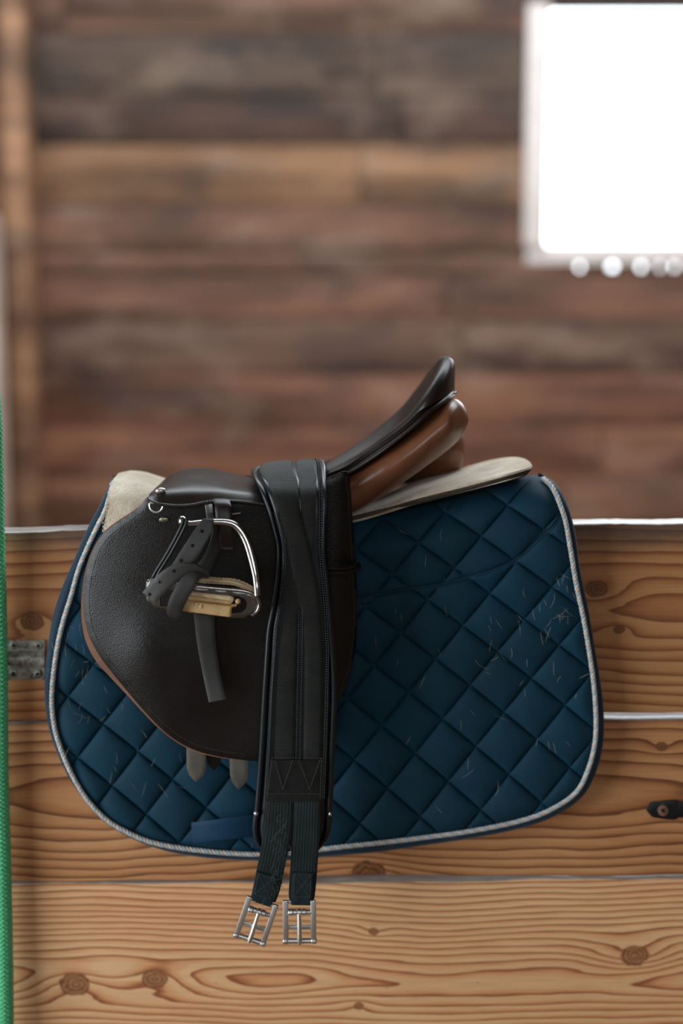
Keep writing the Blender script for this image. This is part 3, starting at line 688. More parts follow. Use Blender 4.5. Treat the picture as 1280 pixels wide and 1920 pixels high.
# loose horse hairs on the cloth
hm = MB()
def hair(cx, cy, spread, num, lmin=12, lmax=38):
    for _ in range(num):
        x = random.gauss(cx, spread); y = random.gauss(cy, spread); a = random.gauss(1.35, 0.6); L = random.uniform(lmin, lmax); cv = random.gauss(0, 0.5)
        q = []; 
        for i in range(6): q.append((x, y)); x += math.cos(a) * L / 6; y += math.sin(a) * L / 6; a += cv / 5
        q = np.array(q)
        if not inside(np.array(OUT), q[:, 0], q[:, 1]).all() or (q[:, 1] < 930).any(): continue
        tube(P(q[:, 0], q[:, 1], np.minimum(pad_y(q[:, 0], q[:, 1]), pad_base(q[:, 0], q[:, 1]) - 0.0085) - 0.0012 - np.linspace(0, 0.0012, 6)), [0.00005, 0.0001, 0.00013, 0.00013, 0.0001, 0.00005], 3, hm)
for cx, cy, sp, nn in ((1035, 1135, 26, 26), (975, 1130, 30, 12), (1045, 1085, 16, 6), (985, 1225, 40, 8), (1060, 1280, 26, 7), (830, 1250, 90, 12), (800, 1150, 80, 10), (890, 1400, 70, 9), (1030, 1390, 30, 6), (840, 1005, 60, 6), (130, 1200, 22, 14), (170, 1250, 30, 12), (200, 1330, 40, 14), (225, 1400, 30, 10), (300, 1440, 40, 8), (130, 1330, 14, 6), (390, 1600, 60, 6)):
    hair(cx, cy, sp, max(2, int(nn * 0.7)))
ho = hm.build('horse_hair', M['hair'], None, 80, fix=False)
tag(ho, 'loose pale horse hairs stuck to the navy quilted pad', 'hair', kind='stuff')

# ================================================================== cream felt half pad
felt_t = empty('felt_half_pad', tuple(P(600, 960, YC)), 'cream felt half pad between the saddle and the navy pad', 'half pad')
def R3(pts, n=70): return resamp(rails(pts), n)
spine = R3([(222, 887, YC), (252, 882, YC), (298, 899, YC), (400, 925, YC), (520, 945, YC), (640, 948, YC), (706, 940, YC), (780, 912, YC), (870, 886, YC), (945, 864, YC), (985, 860, YC), (993, 866, YC)])
upper = R3([(209, 906, -.03), (250, 908, -.035), (300, 925, -.04), (400, 955, -.04), (520, 972, -.03), (640, 966, -.02), (707, 951, -.024), (784, 927, -.042), (880, 903, -.052), (955, 884, -.054), (988, 876, -.040), (997, 872, -.012)])
mid = R3([(201, 946, -.060), (240, 950, -.066), (300, 970, -.066), (400, 985, -.060), (520, 985, -.050), (640, 970, -.030), (707, 955, -.030), (784, 932, -.048), (880, 908, -.058), (955, 888, -.060), (989, 879, -.044), (998, 874, -.012)])
low = R3([(193, 998, -.064), (240, 1010, -.068), (300, 1020, -.066), (400, 1000, -.058), (520, 990, -.050), (640, 974, -.030), (707, 957, -.028), (772, 948, -.040), (865, 925, -.050), (930, 909, -.050), (984, 893, -.036), (993, 882, -.010)])
def loft(cs, nu=24, close=True):
    g = np.stack([resamp(np.stack([c[i] for c in cs]), nu) for i in range(len(cs[0]))], 0); return g
kl = np.clip((mid[:, 0] - Xat(560)) / 0.05, 0, 1)[:, None]
fl = loft([spine, upper, mid, low * (1 - kl) + (mid + (0, 0, -.0015)) * kl], 30)
fm = slab(fl, 0.010); fm.mirror().build('felt_layer', M['felt'], felt_t, 50)
k0 = int(np.argmax(mid[:, 0] > Xat(600)))
fu = loft([mid[k0:] + (0, .002, -.004), (mid + low)[k0:] / 2 + (0, .001, -.002), low[k0:] + (0, .002, 0)], 10)
slab(fu, 0.0025).mirror().build('underlay', M['felt_under'], felt_t, 50)
# ragged felt whiskers along the front edge
dashes(resamp(np.stack([upper[0], mid[0], low[0]]), 30) + (-.001, -.001, 0), 0.0042, 0.003, 0.0006, jit=0.0008).build('edge_stitching', M['felt'], felt_t)

# ================================================================== saddle
sad = empty('saddle', tuple(P(560, 960, YC)), 'dark brown leather english saddle with a high raised cantle', 'saddle')
def near_far(mb, name, mat, ang=45, parent=None):
    """a part and its twin on the far side of the partition"""
    a = mb.build(name, mat, parent or sad, ang); b = mb.mirrored().build(name, mat, parent or sad, ang); return a, b
FLAP = [(279, 930), (262, 950), (245, 963), (222, 978), (200, 995), (183, 1016), (170, 1043), (162, 1072), (157, 1105), (156, 1135), (160, 1168), (170, 1200), (188, 1232), (212, 1264), (240, 1298), (270, 1333), (302, 1366), (336, 1392), (372, 1409), (412, 1419), (455, 1425), (500, 1427), (545, 1420), (580, 1400), (600, 1360), (612, 1290), (616, 1180), (614, 1060), (606, 960), (596, 940), (500, 936), (380, 936), (310, 932)]
def flap_y(x, y):
    k = np.clip((y - 930) / 490, 0, 1.1)
    b = -0.104 + 0.026 * k
    b = b + (0.024 + 0.006 * k) * np.clip((405 - x) / 245, 0, 1.05) ** 2 - 0.0075 * np.exp(-((x - 268) / 62) ** 2 - ((y - 1225) / 75) ** 2) + 0.006 * np.clip((x - 480) / 130, 0, 1) ** 2
    return b + 0.0016 * np.sin(x / 37 + y / 61) * k
near_far(sheet(FLAP, flap_y, 0.0045, step=9, rnd=7, depth_r=0.002), 'flap', M['leather'])
# raw tan edge of the flap: a second layer just proud of the outline
fo = np.array(FLAP[1:21], float); fc = np.array([430, 1140.0])
ed = []; 
off = np.array([0.5, .8, 1, 1.5, 2, 2, 2.5, 3, 4, 6.5, 9.5, 11, 8, 5, 3.5, 3, 2.5, 2, 1.5, 1])
tn = np.gradient(fo, axis=0); nr = np.stack([-tn[:, 1], tn[:, 0]], -1); nr /= np.linalg.norm(nr, axis=1, keepdims=True)
sgn = np.sign(((fo - fc) * nr).sum(1)); nr *= sgn[:, None]
eo = fo + nr * off[:, None]; ei = fo - nr * 8
g = np.stack([resamp(np.c_[ei, flap_y(ei[:, 0], ei[:, 1]) + 0.005], 90), resamp(np.c_[eo, flap_y(eo[:, 0], eo[:, 1]) + 0.0035], 90)], 1)
g = P(g[..., 0], g[..., 1], g[..., 2]); g = np.stack([g[:, 0] * (1 - u) + g[:, 1] * u for u in (0, .5, .85, 1)], 1)
slab(g, 0.0035).build('flap_edge', M['leather_edge'], sad)['label'] = 'worn tan raw edge of the flap'
# stitch line inside the flap edge
st = resamp(fo - nr * 11, 120); dashes(P(st[:, 0], st[:, 1], flap_y(st[:, 0], st[:, 1]) - 0.0003), 0.0030, 0.0021, 0.00032).build('flap_stitching', M['thread'], sad)
# knee roll and sweat flap
SW = [(600, 903), (622, 893), (651, 884), (656, 910), (660, 960), (665, 1030), (668.5, 1100), (669, 1160), (665, 1220), (656, 1264), (643, 1298), (627, 1328), (606, 1360), (590, 1300), (590, 1000)]
sw_y = lambda x, y: -0.083 + 0.018 * np.clip((y - 900) / 440, 0, 1) + 0.010 * np.clip((x - 620) / 48, 0, 1) ** 2
near_far(sheet(SW, sw_y, 0.004, step=8, rnd=5, depth_r=0.002), 'sweat_flap', M['leather'])
so = resamp([(648, 894), (651, 930), (655, 985), (660, 1060), (663, 1130), (662, 1190), (654, 1245), (640, 1288), (626, 1316)], 60)
dashes(P(so[:, 0], so[:, 1], sw_y(so[:, 0], so[:, 1]) - 0.0003), 0.0030, 0.0022, 0.00035).build('sweat_flap_stitching', M['thread'], sad)
# leather keeper loop round the sweat flap
tube(resamp(rails([(606, 1071, -.096), (622, 1075, -.094), (645, 1073, -.09), (664, 1069, -.083), (672, 1064, -.077), (671, 1058, -.072), (660, 1059, -.075)]), 30), 0.0026, 8).build('keeper_loop', M['leather_smooth'], sad)
tube(resamp(rails([(608, 1065, -.096), (640, 1066, -.092), (664, 1062, -.084), (671, 1060, -.077)]), 20), 0.0018, 8).build('keeper_loop', M['leather_smooth'], sad)

# skirt with pommel
ridge = R3([(300, 906, YC), (320, 890, YC), (345, 880, YC), (370, 877, YC), (402, 879, YC), (437, 888, YC), (472, 896, YC), (520, 902, YC), (580, 900, YC), (602, 898, YC)], 60)
r1 = R3([(289, 917, -.045), (316, 904, -.05), (345, 896, -.05), (370, 893, -.05), (402, 895, -.05), (437, 903, -.05), (472, 911, -.055), (520, 917, -.055), (580, 915, -.058), (602, 913, -.06)], 60)
r2 = R3([(279, 929, -.100), (303, 924, -.108), (340, 923, -.111), (370, 922, -.111), (402, 920, -.110), (437, 922, -.109), (494, 928, -.108), (540, 932, -.106), (580, 930, -.1), (602, 928, -.098)], 60)
bt = R3([(279, 936, -.112), (300, 944, -.119), (330, 947.5, -.121), (360, 946, -.121), (385, 941, -.121), (410, 938, -.121), (445, 939, -.121), (494, 944, -.120), (540, 948, -.117), (580, 946, -.112), (602, 944, -.108)], 60)
sk = slab(loft([ridge, r1, r2, bt], 30), 0.0045); sk.mirror(0.16).build('skirt', M['leather_smooth'], sad, 50)
tube(bt + (0, -0.0003, -0.0008), 0.0021, 8).build('skirt_welt', M['leather_smooth'], sad)
q = bt * 0.86 + r2 * 0.14; dashes(q + (0, -0.0022, 0), 0.0028, 0.002, 0.0003).build('skirt_stitching', M['thread_dark'], sad)
# pommel nails, dee ring and stirrup bar
def rivet(cx, cy, rx, ry, Y, mat, dome=0.002):
    el = [(cx + rx * math.cos(a) - 0.25 * ry * math.sin(a) * 0, cy + ry * math.sin(a) - 0.18 * rx * math.cos(a)) for a in np.linspace(0, 2 * math.pi, 20, endpoint=False)]
    fn = lambda x, y: Y - dome * np.sqrt(np.maximum(0, 1 - np.minimum(1, ((x - cx) / rx / 1.05) ** 2 + ((y - cy) / ry / 1.1) ** 2)))
    sheet(el, fn, 0.004, step=2.2).build('rivet', mat, sad, 60)
rivet(300, 920.5, 9.2, 5.4, -0.1085, M['nickel'], 0.0026)
rivet(307.5, 974, 9.8, 5.2, float(flap_y(307.5, 974)) - 0.001, M['brass'])
a = np.linspace(math.radians(-15), math.radians(195), 24)
tube(P(293 + 12.5 * np.cos(a), 947 + 13.5 * np.sin(a), np.full(24, -0.1165)), 0.0014, 8).build('dee_ring', M['steel'], sad)
tube(P(np.array([281.0, 305.0]), np.array([943.0, 944.0]), np.array([-.116, -.116])), 0.0014, 8).build('dee_ring', M['steel'], sad)
rbox(P(393, 956, -0.112), (1, 0, 0.1), (0, 1, 0), (-0.1, 0, 1), 0.0045, 0.003, 0.010, 0.001).build('stirrup_bar', M['dark_steel'], sad)
tube(P(np.array([432.0, 451.0]), np.array([964.5, 962.0]), np.array([-.113, -.112])), 0.0009, 6).build('bar_pin', M['steel'], sad)

# seat: dished centre, rim, side and welt up to the cantle
sil = np.array([(596, 886, -.02), (612, 874, -.028), (650, 852, -.040), (686, 827, -.052), (722, 798, -.060), (757.6, 766, -.065), (790, 726, -.060), (811.5, 697.5, -.045), (828, 677, -.012), (837, 674.5, YC)])
kf = (EYE[1] - sil[:, 2]) / (EYE[1] - (2 * YC - sil[:, 2]))        # the far rim closes the outline above the near one
vp = np.array([640.0, 605.0]); nr_ = vp + (sil[:, :2] - vp) / kf[:, None]
rimp = np.c_[nr_, sil[:, 2]]
cen = R3([(596, 905, YC), (650, 885, YC), (700, 862, YC), (750, 822, YC), (790, 768, YC), (815, 718, YC), (830, 686, YC), (836, 676, YC)], 70)
rim = R3([tuple(q) for q in rimp], 70)
rim2 = R3([(q[0] + 3 + 4 * k, q[1] + 3 - k, q[2] - 0.006 * (1 - k)) for q, k in zip(rimp, np.linspace(0, 1, 10))], 70)
side = R3([(600, 902, -.034), (622, 892, -.042), (652, 879, -.052), (698, 848, -.064), (733, 824, -.072), (768, 797, -.076), (800, 765, -.070), (826, 744, -.052), (840, 733, -.018), (846, 731, YC)], 70)
slab(loft([cen, rim, rim2, side], 34), 0.004).mirror().build('seat', M['leather_seat'], sad, 60)
dashes(side * 0.85 + rim2 * 0.15 + (0, -0.0012, 0), 0.003, 0.0021, 0.00035).build('seat_stitching', M['thread_dark'], sad)
wl = R3([(604, 910, -.040), (626, 900, -.048), (655, 890, -.058), (690, 868, -.068), (732, 838, -.078), (775.6, 804, -.080), (815, 771, -.070), (840, 752, -.048), (851, 742, -.016), (854, 738, YC)], 70)
wm = (side + wl) / 2 + np.array([0, -0.004, 0]) * np.linspace(1, 0.6, 70)[:, None]
wb = wl + (0, 0.012, 0.001)
slab(loft([side + (0, 0.002, 0), wm, wl, wb], 16), 0.003).mirror().build('seat_welt', M['leather_seat'], sad, 70)
# stuffed panels
blob([(600, 925), (640, 902), (668, 880), (700, 858), (740, 830), (780, 800), (820, 766), (848, 747), (864, 754), (875, 772), (878.5, 785)],
     [(600, 975), (640, 968), (668, 958), (704, 938), (754, 906), (794, 878), (829.5, 852), (857, 828), (871, 807), (877, 794), (878.5, 788)],
     [-.03, -.032, -.036, -.034, -.03, -.02], [.03, .035, .04, .044, .046, .045, .012], 60, 28).build('panel', M['leather_panel'], sad, 60)
blob([(640, 880), (700, 850), (760, 815), (820, 790), (850, 798), (866, 810), (870.5, 835), (870, 850)],
     [(640, 930), (700, 920), (760, 910), (820, 900), (845, 892), (860, 882), (868.5, 868), (870, 856)],
     [.105, .105, .1, .09], [.035, .045, .05, .05, .05, .02], 50, 28).build('panel', M['leather_panel'], sad, 60)
# girth billets below the flap
for (cx, top, tip, w_) in ((368, 1396, 1467, 19), (448, 1410, 1481, 18)):
    bl = [(cx - w_, top), (cx + w_ - 1, top + 4), (cx + w_ - 1, tip - 24), (cx + w_ - 6, tip - 12), (cx - 1, tip), (cx - w_ + 5, tip - 14), (cx - w_ + 1, tip - 28)]
    m = sheet(bl, lambda x, y: -0.071 - 0.004 * np.clip((y - top) / 70, 0, 1), 0.0035, step=5, rnd=3, depth_r=0.001, smooth=False)
    m.build('billet', M['billet'], sad, 40)
sheet([(385, 1400), (416, 1402), (413, 1432), (401, 1445), (389, 1432)], lambda x, y: -0.060 + 0 * x, 0.003, step=5, smooth=False).build('billet', M['leather'], sad, 40)

# ================================================================== stirrup leather
sl = empty('stirrup_leather', tuple(P(400, 960, -.12)), 'worn black stirrup leather with punched holes wrapped round the stirrup iron', 'stirrup leather')
ribbon(rails([(399, 934, -.124), (402, 948, -.134), (405, 975, -.139), (409, 1003, -.139), (412, 1026, -.136)]), rails([(431, 936, -.124), (433, 948, -.134), (436, 975, -.139), (439.5, 1003, -.139), (442, 1026, -.136)]), 0.0036, 40, 9).build('keeper_tab', M['leather_smooth'], sl)
sheet([(412.2, 1025), (442, 1025), (440, 1030), (432, 1034), (421, 1034), (414, 1030)], lambda x, y: -0.136 + 0 * x, 0.0036, step=3, rnd=3, depth_r=.001, smooth=False).build('keeper_tip', M['leather_smooth'], sl)
# perforated run lying across the iron: down-left from the bar, twisting under the loop
HOLES = [(378.8, 996), (361, 1023), (340, 1051)]
run = [(380, 973), (401, 974), (400, 992), (394, 1006), (380, 1030), (366, 1050), (356, 1064), (344, 1082), (318, 1066), (334, 1040), (352, 1012), (368, 988)]
run_y = lambda x, y: -0.150 - 0.012 * np.clip((y - 975) / 90, 0, 1) - 0.003 * np.sin((y - 975) / 30)
sheet(run, run_y, 0.0032, step=4, rnd=3, depth_r=0.001, holes=[disc(cx, cy, 3.6, 10) for cx, cy in HOLES], smooth=False).build('perforated_strap', M['strap'], sl, 40)
end = resamp([(267, 1111), (279, 1096), (295, 1079), (315, 1064), (335, 1056.5), (355, 1056), (375, 1061), (391, 1072)], 30).tolist() + resamp([(394, 1083), (380, 1077), (364, 1075.5), (348, 1080), (332, 1091), (316, 1105), (302, 1118), (289, 1131)], 30).tolist()
end_y = lambda x, y: -0.162 - 0.0075 * np.sin(np.clip((x - 265) / 128, 0, 1) * math.pi)
sheet(end, end_y, 0.003, step=4, rnd=3, depth_r=0.001, holes=[disc(cx, cy, 3.4, 10) for cx, cy in ((326.5, 1071), (300, 1092), (280.5, 1114.5))], smooth=False).build('strap_end', M['strap'], sl, 40)
# inner run going down behind the iron
ribbon(rails([(402, 972, -.146), (401, 1000, -.142), (393, 1024, -.139), (380, 1046, -.136), (366, 1066, -.132), (360, 1100, -.125), (364, 1160, -.112)]), rails([(405, 972, -.142), (418, 1000, -.13), (412, 1030, -.132), (403, 1052, -.132), (395, 1074, -.13), (392, 1110, -.122), (402, 1160, -.110)]), 0.0032, 40, 7).build('inner_strap', M['strap'], sl)
# loop wound over the tread
ribbon(rails([(382, 1070, -.163), (360, 1071, -.170), (341, 1083, -.174), (327, 1104, -.176), (316, 1128, -.175), (311.5, 1147, -.168), (314, 1156, -.152)]), rails([(392, 1083, -.162), (378, 1083, -.169), (368, 1095, -.174), (357, 1115, -.176), (345, 1136, -.175), (338, 1158, -.168), (340, 1164, -.152)]), 0.003, 50, 7).build('loop_strap', M['strap'], sl)
# tail hanging below
ribbon(rails([(362, 1150, -.112), (365, 1172, -.108), (368, 1200, -.105), (374, 1235, -.103), (382, 1275, -.103), (391, 1317, -.106)]), rails([(402, 1150, -.111), (402, 1172, -.107), (404, 1200, -.104), (408, 1235, -.102), (415, 1275, -.102), (424, 1311, -.105)]), 0.0034, 40, 9).build('strap_tail', M['strap'], sl)

# ================================================================== stirrup iron (safety type with rubber band)
si = empty('stirrup_iron', tuple(P(420, 1140, -.14)), 'chrome safety stirrup iron with tan rubber tread and black elastic band', 'stirrup')
arch = R3([(343, 977, -.140), (356, 981, -.141), (372, 980, -.142), (400, 978, -.142), (425, 979, -.142), (440, 984, -.142), (452, 996, -.143), (463, 1016, -.145), (472, 1045, -.148), (479, 1076, -.152), (482, 1100, -.156), (483, 1116, -.157)], 70)
def flatbar(c, hw, hd):
    """bar of rounded-rectangle section swept along c; hw in the picture plane, hd in depth"""
    n = len(c); t = np.gradient(c, axis=0); t /= np.linalg.norm(t, axis=1, keepdims=True)
    d = np.tile([0, 1.0, 0], (n, 1)); d -= t * (d * t).sum(1, keepdims=True); d /= np.linalg.norm(d, axis=1, keepdims=True); s_ = np.cross(t, d)
    hw = np.interp(np.linspace(0, 1, n), np.linspace(0, 1, len(hw)), hw)
    th = np.linspace(0, 2 * math.pi, 16, endpoint=False); cc = np.sign(np.cos(th)) * np.abs(np.cos(th)) ** .6; ss = np.sign(np.sin(th)) * np.abs(np.sin(th)) ** .6
    g = c[:, None] + s_[:, None] * (hw[:, None] * cc[None])[..., None] + d[:, None] * (hd * ss)[None, :, None]
    return MB().add(g.reshape(-1, 3), grid_faces(n, 16, cu=True) + [tuple(range(16))[::-1], tuple((n - 1) * 16 + i for i in range(16))])
flatbar(arch, [.0030, .0034, .0036, .0040, .0046, .0048, .0046, .0042, .0038], 0.0065).build('arch', M['chrome'], si, 60)
kb = MB(); bead(P(342, 977, -.142), 0.0052, kb, 1, 1, 1.15, 14, 10); kb.build('hook_knob', M['chrome'], si, 80)
kb = MB(); bead(P(279, 1095, -.146), 0.0042, kb, 0.9, 1, 1.3, 14, 10); kb.build('stud', M['chrome'], si, 80)
for dx in (-3.4, 3.6):
    tube(resamp(rails([(347 + dx, 974, -.146), (344 + dx, 985, -.148), (318 + dx, 1035, -.149), (292 + dx, 1078, -.149), (283 + dx, 1098, -.148)]), 30), 0.0019, 8).build('elastic_band', M['rubber'], si)
# tread plate: chrome slotted loop
tr_y = lambda x, y: -0.158 + 0.00022 * (y - 1110) * 0.4
plate = [(282, 1084), (300, 1090), (355, 1098), (410, 1103), (458, 1108), (474, 1113), (484, 1122), (486.5, 1134), (482, 1146), (472, 1154), (458, 1158.5), (440, 1159), (380, 1153), (330, 1148), (290, 1140), (274, 1126), (272, 1098)]
slot = [(300, 1104), (355, 1109), (410, 1114.5), (448, 1118), (459, 1123), (463, 1131), (461, 1141), (453, 1148), (438, 1150), (380, 1145), (300, 1136)]
sheet(plate, tr_y, 0.007, step=4, rnd=4, depth_r=0.0022, holes=[slot], smooth=False).build('tread_plate', M['dark_steel'], si, 50)
tube(resamp(rails([(286, 1088, -.157), (320, 1094, -.1585), (355, 1098.5, -.159), (410, 1103.5, -.159), (456, 1108, -.159), (473, 1113, -.1585), (483, 1122, -.158), (486, 1134, -.157), (482, 1146, -.1565), (472, 1154, -.156)]), 70), 0.0021, 10).build('tread_edge', M['chrome'], si, 80)
xs = np.linspace(330, 478, 60); tp = 1080 + (xs - 330) * 0.062 + np.clip((xs - 430) / 48, 0, 1) ** 2 * 19 + 0.8 * np.sin(xs * 0.9)
g = np.stack([P(xs, tp + k, np.full(60, yy)) for k, yy in ((0, -.147), (0.6, -.1515), (4, -.1535), (7.5, -.1525), (8.5, -.147))], 1)
slab(g, 0.006).build('tread_rim', M['tread_pale'], si, 60)
def pbar(c4, Y, th, name, mat, bev=1.6): return sheet(c4, lambda x, y: Y + 0 * x, th, step=3.2, rnd=bev, depth_r=0.0012, smooth=False).build(name, mat, si, 50)
pbar([(335, 1107.5), (352, 1109.5), (432, 1118), (438, 1121), (437.5, 1127.5), (352, 1116), (334, 1114)], -.1635, .006, 'tread_bar', M['tread_pale'])
pbar([(335, 1114.5), (352, 1116.5), (437, 1128), (431, 1134), (350, 1125), (334, 1122.5)], -.1605, .006, 'tread_bar', M['tread'])
tab = [(336, 1126), (345, 1126.5), (434, 1137), (433, 1154), (430, 1156.8), (341, 1145.5), (335, 1145)]
pbar(tab, -.166, .006, 'tread_tab', M['tread'])
pbar([(431, 1134), (444, 1133), (443, 1137), (432, 1140)], -.161, .004, 'tread_nub', M['tread'])
kb = MB(); bead(P(446, 1127.5, -.160), 0.0032, kb, 1, .8, 1, 10, 8); kb.build('tread_nub', M['tread'], si, 60)
fc = bpy.data.curves.new('lettering', 'FONT'); fc.body = '10 F4'; fc.size = 0.0078; fc.extrude = 0.0005; fc.align_y = 'CENTER'
fo_ = bpy.data.objects.new('lettering_source', fc); COL.objects.link(fo_); bpy.context.view_layer.update()
me = bpy.data.meshes.new_from_object(fo_.evaluated_get(bpy.context.evaluated_depsgraph_get())); bpy.data.objects.remove(fo_)
V = np.array([v.co[:] for v in me.vertices]); p0 = P(349, 1134, -.1668); ax = P(420, 1142.5, -.1668) - p0; ax /= np.linalg.norm(ax); up = np.cross(ax, [0, 1.0, 0]) * -1; up = np.array([-ax[2], 0, ax[0]])
MB().add(p0 + V[:, :1] * ax + V[:, 1:2] * up + V[:, 2:3] * np.array([0, -1.0, 0]), [tuple(p.vertices) for p in me.polygons]).build('lettering', M['letter'], si, 30, fix=False)

# ================================================================== girth
gi = empty('girth', tuple(P(550, 1200, -.12)), 'black padded girth with two elastic ends and steel buckles slung over the saddle', 'girth')
GL = [(480, 879, YC), (475, 880.5, -.01), (470.5, 886, -.055), (474, 899, -.100), (486, 920, -.127), (501, 957, -.137), (511, 991, -.137), (518, 1023, -.136), (518.5, 1045, -.135), (516, 1085, -.133), (509, 1132, -.131), (500, 1179, -.129), (496, 1230, -.127), (491.5, 1299, -.122), (484.7, 1417, -.111), (477, 1516, -.103), (473, 1551, -.100), (477, 1575, -.098), (487, 1589, -.096), (500, 1595, -.095)]
GR = [(602, 865, YC), (606, 866.5, -.01), (609, 873, -.055), (610.5, 892, -.096), (611.5, 916, -.122), (612.5, 955, -.131), (611, 991, -.132), (610, 1020, -.131), (610.5, 1040, -.130), (615, 1076, -.129), (621, 1141, -.127), (626, 1197, -.125), (631, 1255, -.122), (632, 1310, -.118), (628, 1417, -.109), (623.5, 1517, -.101), (621.5, 1551, -.098), (615, 1572, -.096), (603, 1586, -.094), (590, 1592, -.093)]
NG = 220
gl3 = resamp(np.array(GL), NG); gr3 = resamp(np.array(GR), NG)
def gsurf(vi, u):
    """girth surface: vi rows (index array), u across 0..1"""
    l = gl3[vi]; r = gr3[vi]; q = l[:, None] * (1 - u[None, :, None]) + r[:, None] * u[None, :, None] if u.ndim == 1 else l[:, None] * (1 - u[..., None]) + r[:, None] * u[..., None]
    return P(q[..., 0], q[..., 1], q[..., 2])
u = np.r_[0, .012, .03, .05, .07, .085, .1, .12, np.linspace(.15, .85, 25), .88, .9, .915, .93, .95, .97, .988, 1]
def gprof(u):
    e = np.minimum(u, 1 - u)
    pipe = 0.0036 * np.sqrt(np.clip(1 - ((e - 0.04) / 0.042) ** 2, 0, 1))
    body = 0.0030 * np.clip((e - 0.085) / 0.05, 0, 1) ** 0.6 + 0.0020 * np.exp(-((u - .5) / .035) ** 2) * 0 + 0.0012 * np.abs(np.sin(2 * math.pi * u)) * (e > .1)
    return np.maximum(pipe, body)
gv = np.arange(NG); gb = gsurf(gv, u); gn = grid_normals(gb)
if gn[..., 1].mean() > 0: gn = -gn
GN = gn[:, len(u) // 2]          # mean normal per row
mb = slab(gb + gn * gprof(u)[None, :, None], 0.006)
mb.mirror(0.2).build('padded_body', M['girth'], gi, 60)
pyrow = (gl3[:, 1] + gr3[:, 1]) / 2
def row_of(py): return int(np.argmin(np.abs(pyrow[12:] - py))) + 12
def on_girth(pts, lift, r0=0, r1=None):
    """curve given as (py, px) control list following the girth surface"""
    pts = np.array(pts, float); r1 = r1 or row_of(pts[-1, 0]); rows = np.arange(r0, r1 + 1)
    uu = []
    for v in rows:
        px = np.interp(max(pyrow[v], pts[0, 0]), pts[:, 0], pts[:, 1]); py = max(pyrow[v], pts[0, 0])
        k = max(v, row_of(pts[0, 0])); uu.append((px - gl3[k, 0]) / (gr3[k, 0] - gl3[k, 0]))
    uu = np.array(uu); c = gsurf(rows, uu[:, None])[:, 0]
    return c + GN[rows] * (lift + np.interp(uu, u, gprof(u)))[:, None], uu, rows
def gstrap(lp, rp_, lift, th, mat, name, r0=0, nu=13, parent=None):
    a, ua, rows = on_girth(lp, 0, r0); b, ub, _ = on_girth(rp_, 0, r0, rows[-1])
    t = np.linspace(0, 1, nu); uu = ua[:, None] * (1 - t) + ub[:, None] * t
    lift_ = lift if np.ndim(lift) == 0 else np.interp(pyrow[rows], [x[0] for x in lift], [x[1] for x in lift])[:, None]
    g = gsurf(rows, uu) + GN[rows][:, None] * (lift_ + 0.0035 + 0.0006 * np.sin(t * math.pi)[None] - 0.0012 * (np.abs(2 * t - 1) ** 8)[None])[..., None]
    return slab(g, th).build(name, mat, parent or gi, 50)
gstrap([(890, 558), (900, 558), (957, 563), (1010, 558), (1104, 540), (1141, 533), (1220, 520), (1318, 515), (1417, 511), (1492, 503)],
       [(890, 594), (900, 595), (957, 594), (1010, 592), (1104, 578), (1141, 562), (1220, 557), (1318, 554), (1417, 553), (1492, 552)], 0.0008, 0.002, M['web'], 'webbing_strap')
gstrap([(890, 497), (900, 500), (957, 520), (1010, 534), (1059, 545), (1104, 556), (1141, 563), (1220, 570), (1318, 570), (1417, 568), (1492, 564)],
       [(890, 553), (900, 556), (957, 562), (1010, 577), (1059, 588), (1104, 596), (1141, 600), (1220, 606), (1318, 605), (1417, 602), (1492, 601)], 0.0026, 0.002, M['web'], 'webbing_strap')
# chain stitching along the straps
cs = MB()
for ctl, r0 in (([(1140, 564), (1220, 563), (1318, 561), (1417, 559), (1490, 557)], None), ([(960, 516), (1010, 531), (1050, 534), (1104, 529), (1179, 517), (1300, 508), (1417, 503), (1492, 499)], None), ([(890, 601), (957, 601), (1020, 600), (1076, 604), (1141, 610), (1220, 614), (1318, 612), (1417, 609), (1492, 606)], 0)):
    c, _, _ = on_girth(ctl, 0.0022, row_of(ctl[0][0]) if r0 is None else 0)
    c = resamp(c, step=0.0028, smooth=False); wd = 0.0022 if r0 is None and ctl[0][0] == 1140 else 0.0011
    for i, p in enumerate(c):
        for s_ in (-1, 1): bead(p + np.array([s_ * wd, -0.0008, 0]), 0.00095, cs, 1.0, 0.8, 1.3, 6, 5)
cs.build('chain_stitching', M['thread_dark'], gi, 80)['kind'] = 'stuff'
# reinforcing patch and its stitching
gstrap([(1419, 508), (1460, 502), (1499, 498)], [(1419, 606), (1460, 604), (1499, 603)], 0.0046, 0.0025, M['patch'], 'end_patch', r0=row_of(1419))
pl = MB(); 
for ln in ([(1421, 510), (1497, 500)], [(1421, 603), (1497, 600)], [(1424, 515), (1480, 530)], [(1480, 530), (1424, 549)], [(1424, 560), (1480, 580)], [(1480, 580), (1424, 600)], [(1488, 502), (1488.5, 600)], [(1421, 510), (1421.5, 604)]):
    a = np.array(ln, float)[:, ::-1]; q = np.array([a[0] * (1 - t) + a[1] * t for t in np.linspace(0, 1, 12)])
    yy = np.interp(q[:, 1], pyrow[12:], (gl3[12:, 2] + gr3[12:, 2]) / 2) - 0.0105
    dashes(P(q[:, 0], q[:, 1], yy), 0.0028, 0.002, 0.0004, pl)
pl.build('patch_stitching', M['thread'], gi, 60)
kb = MB(); bead(P(480, 1525, -.107), 0.0032, kb, 1, 1, 1, 12, 8); kb.build('end_rivet', M['steel'], gi, 80)
kb = MB(); bead(P(618.5, 1526, -.104), 0.0026, kb, .8, 1, 1.1, 12, 8); kb.build('end_rivet', M['steel'], gi, 80)
